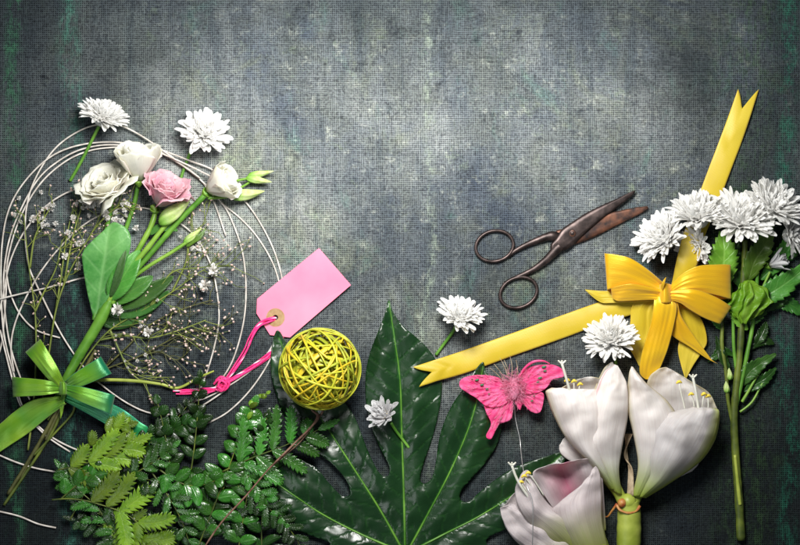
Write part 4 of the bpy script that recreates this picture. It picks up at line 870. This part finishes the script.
# ------------------------------------------------------------------ spray chrysanthemum on the right
CS = thing('chrysanthemum_spray', 'branching stem of white chrysanthemums with leaves along the right side', 'flower', P(739, 400, 0))
branch([(741, 540, 3), (739, 500, 4), (736, 460, 5), (734, 420, 6), (736, 390, 7), (740, 350, 8), (742, 310, 9), (744, 270, 12), (745, 240, 14)], 4.4, 2.8, 'stem_o', CS, 'stem')
branch([(740, 505, 7), (738, 486, 8), (735, 455, 9)], 2.0, 1.6, 'stem_y', CS)
branch([(735, 410, 6), (742, 380, 8), (748, 350, 9), (752, 330, 9), (756, 300, 10), (758, 262, 14), (762, 232, 16)], 2.2, 1.8, 'stem', CS)
branch([(733, 425, 6), (728, 400, 7), (726, 372, 8), (722, 345, 8), (722, 320, 8), (716, 290, 10), (708, 262, 14), (700, 240, 16), (698, 226, 18)], 1.8, 2, 'stem_o', CS)
branch([(738, 380, 6), (734, 350, 8), (733, 320, 9), (731, 290, 10), (726, 262, 12)], 1.8, 1.4, 'stem', CS)
branch([(742, 402, 6), (748, 392, 7), (756, 378, 8), (764, 366, 9)], 1.6, 1, 'stem_l', CS)
branch([(740, 412, 5), (752, 402, 6), (762, 384, 6), (770, 370, 6)], 1.2, .9, 'stem_l', CS)
branch([(758, 300, 9), (764, 285, 10), (770, 272, 12)], 1.4, 1.2, 'stem_l', CS)
heads = [(668, 243, 18, (-.62, .45, .55), 30, 61, 'lowest white bloom at the left of the cluster'), (698, 224, 22, (-.12, .80, .52), 31, 62, 'white bloom over the ribbon tail'),
         (738, 228, 26, (.0, .62, .66), 35, 63, 'largest white bloom in the middle'), (768, 214, 20, (.30, .62, .64), 32, 64, 'white bloom at the top right'), (786, 236, 10, (.55, .10, .6), 23, 65, 'small white bloom under the top right one')]
for x, y, z, ax, R, sd, lb in heads:
    o = mum_head('bloom', P(x, y, z), ax, R, sd, CS, 'mum', 105 if R > 25 else 70, droop=.86); o['label'] = lb
    calyx(P(x, y, z), ax, 5, CS)
o = mum_head('bloom', P(700, 244, 9), (-.6, -.25, .5), 22, 66, CS, 'mum', 56, droop=.9, wid=1.3); o['label'] = 'half hidden bloom with broad petals beside the ribbon'
o = mum_head('bloom', P(768, 266, 12), (.75, .35, .45), 21, 67, CS, 'mum_worn', 22, droop=.35, wid=1.3); o['label'] = 'small half closed bloom low on the right'
calyx(P(768, 266, 12), (.75, .35, .45), 4, CS)
def mleaf(path, wd, m='mumleaf', **k): return lf(path, wd, m, CS, nv=30, nu=8, **{**dict(fold=.18, ripple=3, teeth=9, depth=.22), **k})
mleaf([(722, 290, 12), (723, 268, 18), (724, 250, 20), (722, 232, 18)], 16)
mleaf([(748, 282, 12), (754, 262, 18), (764, 246, 20), (772, 226, 18)], 12)
mleaf([(756, 300, 9), (772, 292, 12), (790, 280, 12), (812, 262, 10)], 13, 'leaf')
mleaf([(760, 310, 5), (772, 304, 7), (784, 296, 6), (794, 284, 5)], 8, 'leaf_dark')
mleaf([(766, 282, 4), (776, 262, 6), (790, 252, 5), (806, 246, 4)], 10, 'leaf_dark')
mleaf([(742, 386, 5), (748, 374, 9), (757, 366, 11), (776, 354, 8)], 9, 'leaf')
mleaf([(744, 392, 4), (756, 384, 6), (766, 378, 7), (776, 368, 5)], 7, 'leaf_dark')
mleaf([(722, 330, 6), (718, 322, 9), (714, 314, 9), (706, 310, 6)], 6, 'leaf')
mleaf([(730, 372, 5), (724, 360, 8), (720, 350, 8), (716, 336, 6)], 5, 'leaf_dark')
mleaf([(756, 345, 4), (760, 338, 6), (764, 330, 6), (766, 322, 4)], 6, 'leaf_dark')
mleaf([(746, 330, 5), (752, 318, 8), (762, 308, 8), (770, 296, 6)], 9, 'leaf_dark')
mleaf([(740, 318, 4), (728, 300, 6), (722, 284, 6), (716, 268, 4)], 8, 'leaf_dark')
mleaf([(750, 296, 5), (738, 276, 7), (736, 258, 8), (738, 240, 6)], 8, 'leaf_dark')
mleaf([(764, 300, 3), (782, 302, 4), (796, 308, 4), (812, 320, 3)], 8, 'leaf_dark')
mleaf([(760, 280, 6), (776, 264, 9), (784, 250, 9), (788, 236, 7)], 9, 'leaf')
mleaf([(746, 350, 3), (756, 342, 4), (764, 340, 4), (774, 344, 3)], 7, 'leaf_dark')
mleaf([(734, 356, 3), (722, 350, 4), (716, 356, 4), (708, 362, 3)], 5, 'leaf_dark')
mleaf([(748, 330, 8), (740, 322, 11), (734, 312, 11), (728, 306, 9)], 6, 'mumleaf')
# crumpled lime leaf
mb = MB(); rows = []
for i in range(41):
    row = []; t = i/40
    for j in range(33):
        u = j/32*2-1; prof = math.sin(PI*min(1, .06+t*.9))**.55; fan = 22*prof
        x = 748+u*fan+4*math.sin(t*5); y = 280+t*44+6*u*u*(.5-t)*2; rd = 9*math.sqrt(max(0, 1-u*u*.9))
        z = 14+rd*prof+2.2*math.sin(u*14+t*3+3*noise.noise(Vector((u*2, t*3, 0))))*prof+4*noise.noise(Vector((u*2.2, t*3.2, 5)))
        x += 3*noise.noise(Vector((u*3, t*4, 9)))+(2.2*math.sin(t*17) if abs(u) > .9 else 0); y += 3*noise.noise(Vector((t*4, u*4, 1)))
        row.append(P(x, y, z))
    rows.append(row)
mb.grid(rows); o = mb.build('leaf', M['lime'], CS, .3); o['label'] = 'crumpled bright lime leaf'
for bx, by in ((727, 385), (730, 372)): bud(CS, (bx, by+8, 8), (bx-1, by-4, 9), 3)

# ------------------------------------------------------------------ amaryllis
AM = thing('amaryllis', 'three ivory amaryllis trumpets on one thick yellow green stalk', 'flower', P(628, 520, 0))
mb = MB(); tube(mb, [(627, 600, 14, 11), (628, 560, 15, 11.5), (629, 530, 16, 12), (629, 510, 17, 11.5), (628, 501, 18, 10)], 20, 8, wob=.06); mb.build('stalk', M['stem_y'], AM)
mb = MB(); tube(mb, [(617, 505, 24, 1.8), (620, 510, 27, 1.4), (628, 513, 28.6, 1.0), (636, 511, 27, 1.5), (640, 506, 24, 1.0)], 8, 6, flat=.5, wob=.9); ball(mb, P(622, 503, 25), .0046, 12, 8); tube(mb, [(617, 504, 22, 1.3), (612, 511, 20, 1.1), (607, 517, 17, .8), (601, 514, 15, .4)], 8, 6); mb.build('torn_sheath', M['sheath'], AM)
mb = MB(); ball(mb, P(628, 502, 20), .0085, 16, 10); mb.build('node', M['stem_y'], AM)
mb = MB()
for k in range(5): tube(mb, [(628+k*1.2, 496, 20+k, 1.0), (629+k*.8, 470, 16+k, .9), (627-k*.6, 455, 12+k, .8), (625+k*1.8, 434, 10+k, .5)], 6, 6, flat=.4, wob=.4)
mb.build('dry_bract', M['brownbract'], AM)
def flower(label, petals, stam, pist, tubep):
    f = MB(); tube(f, tubep, 14, 6, wob=.08); o = f.build('bloom', M['stem_y'], AM); o['label'] = label
    for rows, m, rp, sd in petals:
        mb = MB(); sheet(mb, rows, 26, 9, rp*1.8, sd, edge=3.4); mb.build('petal', M[m], o, .45)
    for s in stam:
        mb = MB(); tube(mb, [(*p, .7) for p in s], 6, 5); 
        ball(mb, P(*s[-1]), .0001, 6, 4); a = mb.build('stamen', M['style'], o)
        mb = MB(); e = s[-1]; tube(mb, [(e[0]-2.6, e[1]+1.6, e[2], .7), (e[0], e[1]-.4, e[2]+.8, 1.5), (e[0]+2.8, e[1]+.8, e[2], .7)], 8, 5, wob=.3); mb.build('anther', M['pollen'], a)
    mb = MB(); k = len(pist); tube(mb, [(*p, 1.3) for p in pist], 8, 6); e = pist[-1]
    for a in (-1, 0, 1): tube(mb, [(*e, 1.2), (e[0]+a*3, e[1]-2.6, e[2]+1, .9), (e[0]+a*3.6, e[1]-3.4, e[2]+1.6, .8)], 6, 3)
    mb.build('pistil', M['style'], o); return o
flower('right trumpet bulging to the right', [
    ([(656, 486, 668, 476, 10, 0), (668, 482, 690, 462, 7, 2), (682, 476, 702, 452, 6, 2), (692, 471, 702, 460, 6, 0)], 'ama', 1.5, 3),
    ([(636, 480, 660, 480, 14, 0), (644, 440, 700, 445, 16, -4), (644, 404, 716, 415, 20, -6), (646, 388, 715, 404, 24, -5), (650, 376, 708, 392, 26, -4), (658, 369, 692, 382, 27, -2), (666, 367, 674, 371, 27, 0)], 'ama_tip', 4, 5),
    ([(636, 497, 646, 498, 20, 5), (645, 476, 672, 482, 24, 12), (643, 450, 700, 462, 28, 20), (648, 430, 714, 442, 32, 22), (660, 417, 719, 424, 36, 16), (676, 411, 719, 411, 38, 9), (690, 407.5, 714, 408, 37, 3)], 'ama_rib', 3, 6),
    ([(632, 496, 642, 497, 22, 4), (638, 467, 660, 471, 25, 8), (634, 438, 676, 446, 28, 13), (628, 410, 680, 424, 30, 15), (627.5, 388, 668, 402, 34, 11), (629, 374, 646, 383, 41, 6), (631, 366, 633, 367, 41, 0)], 'ama_tip', 2.5, 7)],
    [[(690, 430, 28), (684, 405, 34), (680, 388, 38), (679, 382, 38)], [(696, 430, 28), (694, 405, 34), (691, 394, 38)], [(700, 430, 26), (702, 408, 32), (704, 394, 34)], [(704, 432, 26), (708, 410, 30), (708, 396, 32)]], [(702, 436, 30), (699, 412, 37), (696, 392, 42), (693, 378, 44)], [(632, 505, 17, 6), (638, 494, 17, 5.5), (645, 482, 17, 7.5), (652, 472, 17, 8)])
flower('left trumpet with a pink stripe', [
    ([(606, 474, 616, 466, 8, 0), (580, 466, 604, 446, 8, 3), (562, 455, 586, 432, 8, 3), (559, 445, 568, 434, 9, 0)], 'ama', 1.5, 1),
    ([(600, 475, 614, 475, 12, 0), (588, 430, 618, 430, 14, -3), (592, 398, 624, 402, 20, -4), (599, 378, 622, 384, 24, -3), (606, 366, 617, 370, 26, 0), (611, 362, 613, 362.5, 27, 0)], 'ama_tip', 2, 2),
    ([(580, 440, 612, 445, 16, -3), (558, 408, 612, 402, 20, -6), (558, 392, 608, 386, 24, -6), (570, 383, 602, 379, 28, -3), (580, 379, 592, 377, 28, 0)], 'ama_tip', 3, 8),
    ([(610, 490, 618, 490, 20, 5), (588, 462, 610, 474, 24, 12), (566, 438, 606, 456, 26, 17), (553, 414, 612, 432, 28, 18), (547, 397, 612, 410, 31, 15), (546, 391, 608, 398, 33, 10), (552, 388, 598, 389, 34, 5)], 'ama_tip', 3, 9),
    ([(614, 492, 622, 495, 22, 4), (600, 466, 619, 471, 26, 7), (587, 444, 622, 447, 31, 10), (587, 418, 627, 421, 34, 12), (595, 393, 628, 398, 37, 9), (602, 376, 626, 382, 38, 5), (614, 364, 618, 366, 38, 0)], 'ama_pink', 2.5, 10)],
    [[(570, 405, 32), (568, 388, 38), (567, 380, 40)], [(574, 405, 32), (574, 388, 38), (574, 381, 40)], [(578, 405, 32), (579, 390, 36), (580, 384, 38)]], [(573, 402, 34), (569, 388, 40), (565, 374, 44), (562, 364, 46)], [(625, 506, 17, 6), (619, 494, 17, 5.5), (612, 482, 17, 7), (606, 472, 17, 8)])
flower('lower trumpet opening left, greyer with a pink throat', [
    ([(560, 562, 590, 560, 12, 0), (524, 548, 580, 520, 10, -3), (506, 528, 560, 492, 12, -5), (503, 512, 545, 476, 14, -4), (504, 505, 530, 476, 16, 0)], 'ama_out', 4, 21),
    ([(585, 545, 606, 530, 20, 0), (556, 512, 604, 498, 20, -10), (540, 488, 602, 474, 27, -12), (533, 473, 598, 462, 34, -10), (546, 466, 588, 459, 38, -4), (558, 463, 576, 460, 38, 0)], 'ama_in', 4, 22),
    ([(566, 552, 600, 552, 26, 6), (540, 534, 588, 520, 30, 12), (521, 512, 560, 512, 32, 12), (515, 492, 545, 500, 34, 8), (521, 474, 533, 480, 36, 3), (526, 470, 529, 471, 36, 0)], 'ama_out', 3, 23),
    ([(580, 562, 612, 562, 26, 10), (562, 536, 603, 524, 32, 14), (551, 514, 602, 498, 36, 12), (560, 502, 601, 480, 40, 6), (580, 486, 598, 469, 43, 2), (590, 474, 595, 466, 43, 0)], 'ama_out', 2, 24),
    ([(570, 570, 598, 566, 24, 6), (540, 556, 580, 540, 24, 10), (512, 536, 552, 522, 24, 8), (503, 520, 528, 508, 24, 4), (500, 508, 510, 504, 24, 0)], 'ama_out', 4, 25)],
    [[(540, 500, 34), (530, 484, 40), (524, 476, 42)], [(544, 496, 34), (534, 480, 40), (528, 473, 42)], [(538, 504, 34), (526, 490, 40), (521, 482, 42)]], [(534, 505, 36), (522, 488, 42), (516, 477, 44), (512, 466, 46)], [(612, 596, 16, 10), (603, 566, 20, 13), (592, 546, 22, 16), (584, 532, 22, 15)])

# ------------------------------------------------------------------ pink feather butterfly
BF = thing('feather_butterfly', 'hot pink feather butterfly on thin wire between the lobed leaf and the ivory blooms', 'decoration', P(514, 390, 0))
def wing(out, z, label, seed):
    mb = MB(); cx, cy = 514, 388
    blade(mb, smooth(out, 5), lambda x, y: z+.10*math.hypot(x-cx, y-cy)+1.6*noise.noise(Vector((x*.1, y*.1, seed)))+.7*math.sin(math.atan2(y-cy, x-cx)*34+math.hypot(x-cx, y-cy)*.05), 1.3); o = mb.build('wing', M['hot'], BF, .25); o['label'] = label
    # feather barbs along the rim
    rr = random.Random(seed); sm = smooth(out, 5); fb = MB()
    for i in range(170):
        x, y = rr.choice(sm); k = rr.uniform(.4, .9); x0 = cx+(x-cx)*k; y0 = cy+(y-cy)*k; an = math.atan2(y0-cy, x0-cx)+rr.uniform(-.4, .4); L = rr.uniform(2.5, 6)*min(1, (1.06-k)*6+.35)
        zz = z+.10*math.hypot(x0-cx, y0-cy)+1.2
        tube(fb, [(x0, y0, zz, .16), (x0+math.cos(an)*L*.5, y0+math.sin(an)*L*.5, zz+1, .13), (x0+math.cos(an+.2)*L, y0+math.sin(an+.2)*L, zz+.4, .07)], 3, 2)
    fb.build('barbs', M['fluff'], o)
wing([(460, 381), (466, 377), (478, 375), (492, 376), (504, 380), (512, 386), (510, 400), (498, 407), (486, 406), (476, 398), (466, 392), (460, 387)], 15, 'upper left wing', 1)
wing([(484, 400), (498, 396), (511, 396), (513, 410), (510, 420), (500, 424), (496, 430), (491, 439), (486, 436), (491, 424), (486, 412)], 13, 'lower left wing with a long tip', 2)
wing([(514, 386), (518, 376), (528, 368), (540, 365), (554, 365), (564, 371), (563, 377), (553, 379), (548, 386), (540, 392), (524, 394)], 16, 'upper right wing', 3)
wing([(516, 392), (530, 392), (543, 393), (543, 404), (539, 413), (530, 411), (523, 404), (520, 410), (515, 402)], 14, 'lower right wing', 4)
mb = MB(); rr = random.Random(8)
for i in range(620):
    a = rr.uniform(0, 2*PI); e = rr.uniform(-.2, 1.4); L = rr.uniform(5, 13)*(1.2 if rr.random() < .1 else 1); x0, y0 = 514+rr.gauss(0, 4.5), 386+rr.gauss(0, 5)
    dx, dy, dz = math.cos(a)*math.cos(e), math.sin(a)*math.cos(e), math.sin(e)
    tube(mb, [(x0, y0, 18, .2), (x0+dx*L*.5, y0+dy*L*.5, 18+dz*L*.6, .16), (x0+dx*L+rr.uniform(-1.5, 1.5), y0+dy*L+rr.uniform(-1.5, 1.5), 18+dz*L*.8, .08)], 3, 2)
mb.build('fluff', M['fluff'], BF)
mb = MB(); ball(mb, P(514, 389, 18), .0055, 12, 8, axis=(0, 1, 0), ax_len=2.0); mb.build('body', M['fluff'], BF)
mb = MB(); tube(mb, [(519, 378, 20, .5), (524, 369, 22, 1.1), (533, 362, 24, 1.3), (543, 361, 24, .9), (550, 364, 22, .4)], 6, 6, flat=.5); mb.build('feather_strand', M['hot'], BF)
mb = MB()
for a in ((508, 378, 500, 358), (512, 376, 510, 356), (505, 380, 494, 364), (517, 376, 516, 360), (503, 381, 490, 368), (509, 377, 504, 360)):
    tube(mb, [(a[0], a[1], 19, .4), ((a[0]+a[2])/2+1, (a[1]+a[3])/2, 20, .35), (a[2], a[3], 18, .25)], 5, 4)
mb.build('feelers', M['brownbract'], BF)
for x, y, s in ((477, 380, 2.2), (482, 385, 2.1), (487, 389, 1.6), (489, 394, 1.2), (544, 367, 2.6), (545, 371, 1.8), (540, 378, 2.2), (538, 382, 1.6), (532, 401, 1.6), (534, 396, 1.2), (472, 379, 1)):
    mb = MB(); ball(mb, P(x, y, 15+.10*math.hypot(x-514, y-388)+2.2), s*.0009, 10, 6, axis=(.9, .2, 0), sx=.55, ax_len=1.1); mb.build('spot', M['dot'], BF)
mb = MB(); tube(mb, [(515, 402, 15, .45), (515, 415, 6, .45), (517, 426, 5, .45), (520, 440, 6, .45), (521, 452, 12, .45), (523, 468, 30, .45), (527, 486, 46, .45), (532, 500, 50, .45), (533, 520, 48, .45), (532, 560, 30, .45)], 6, 8); mb.build('wire', M['wire'], BF)
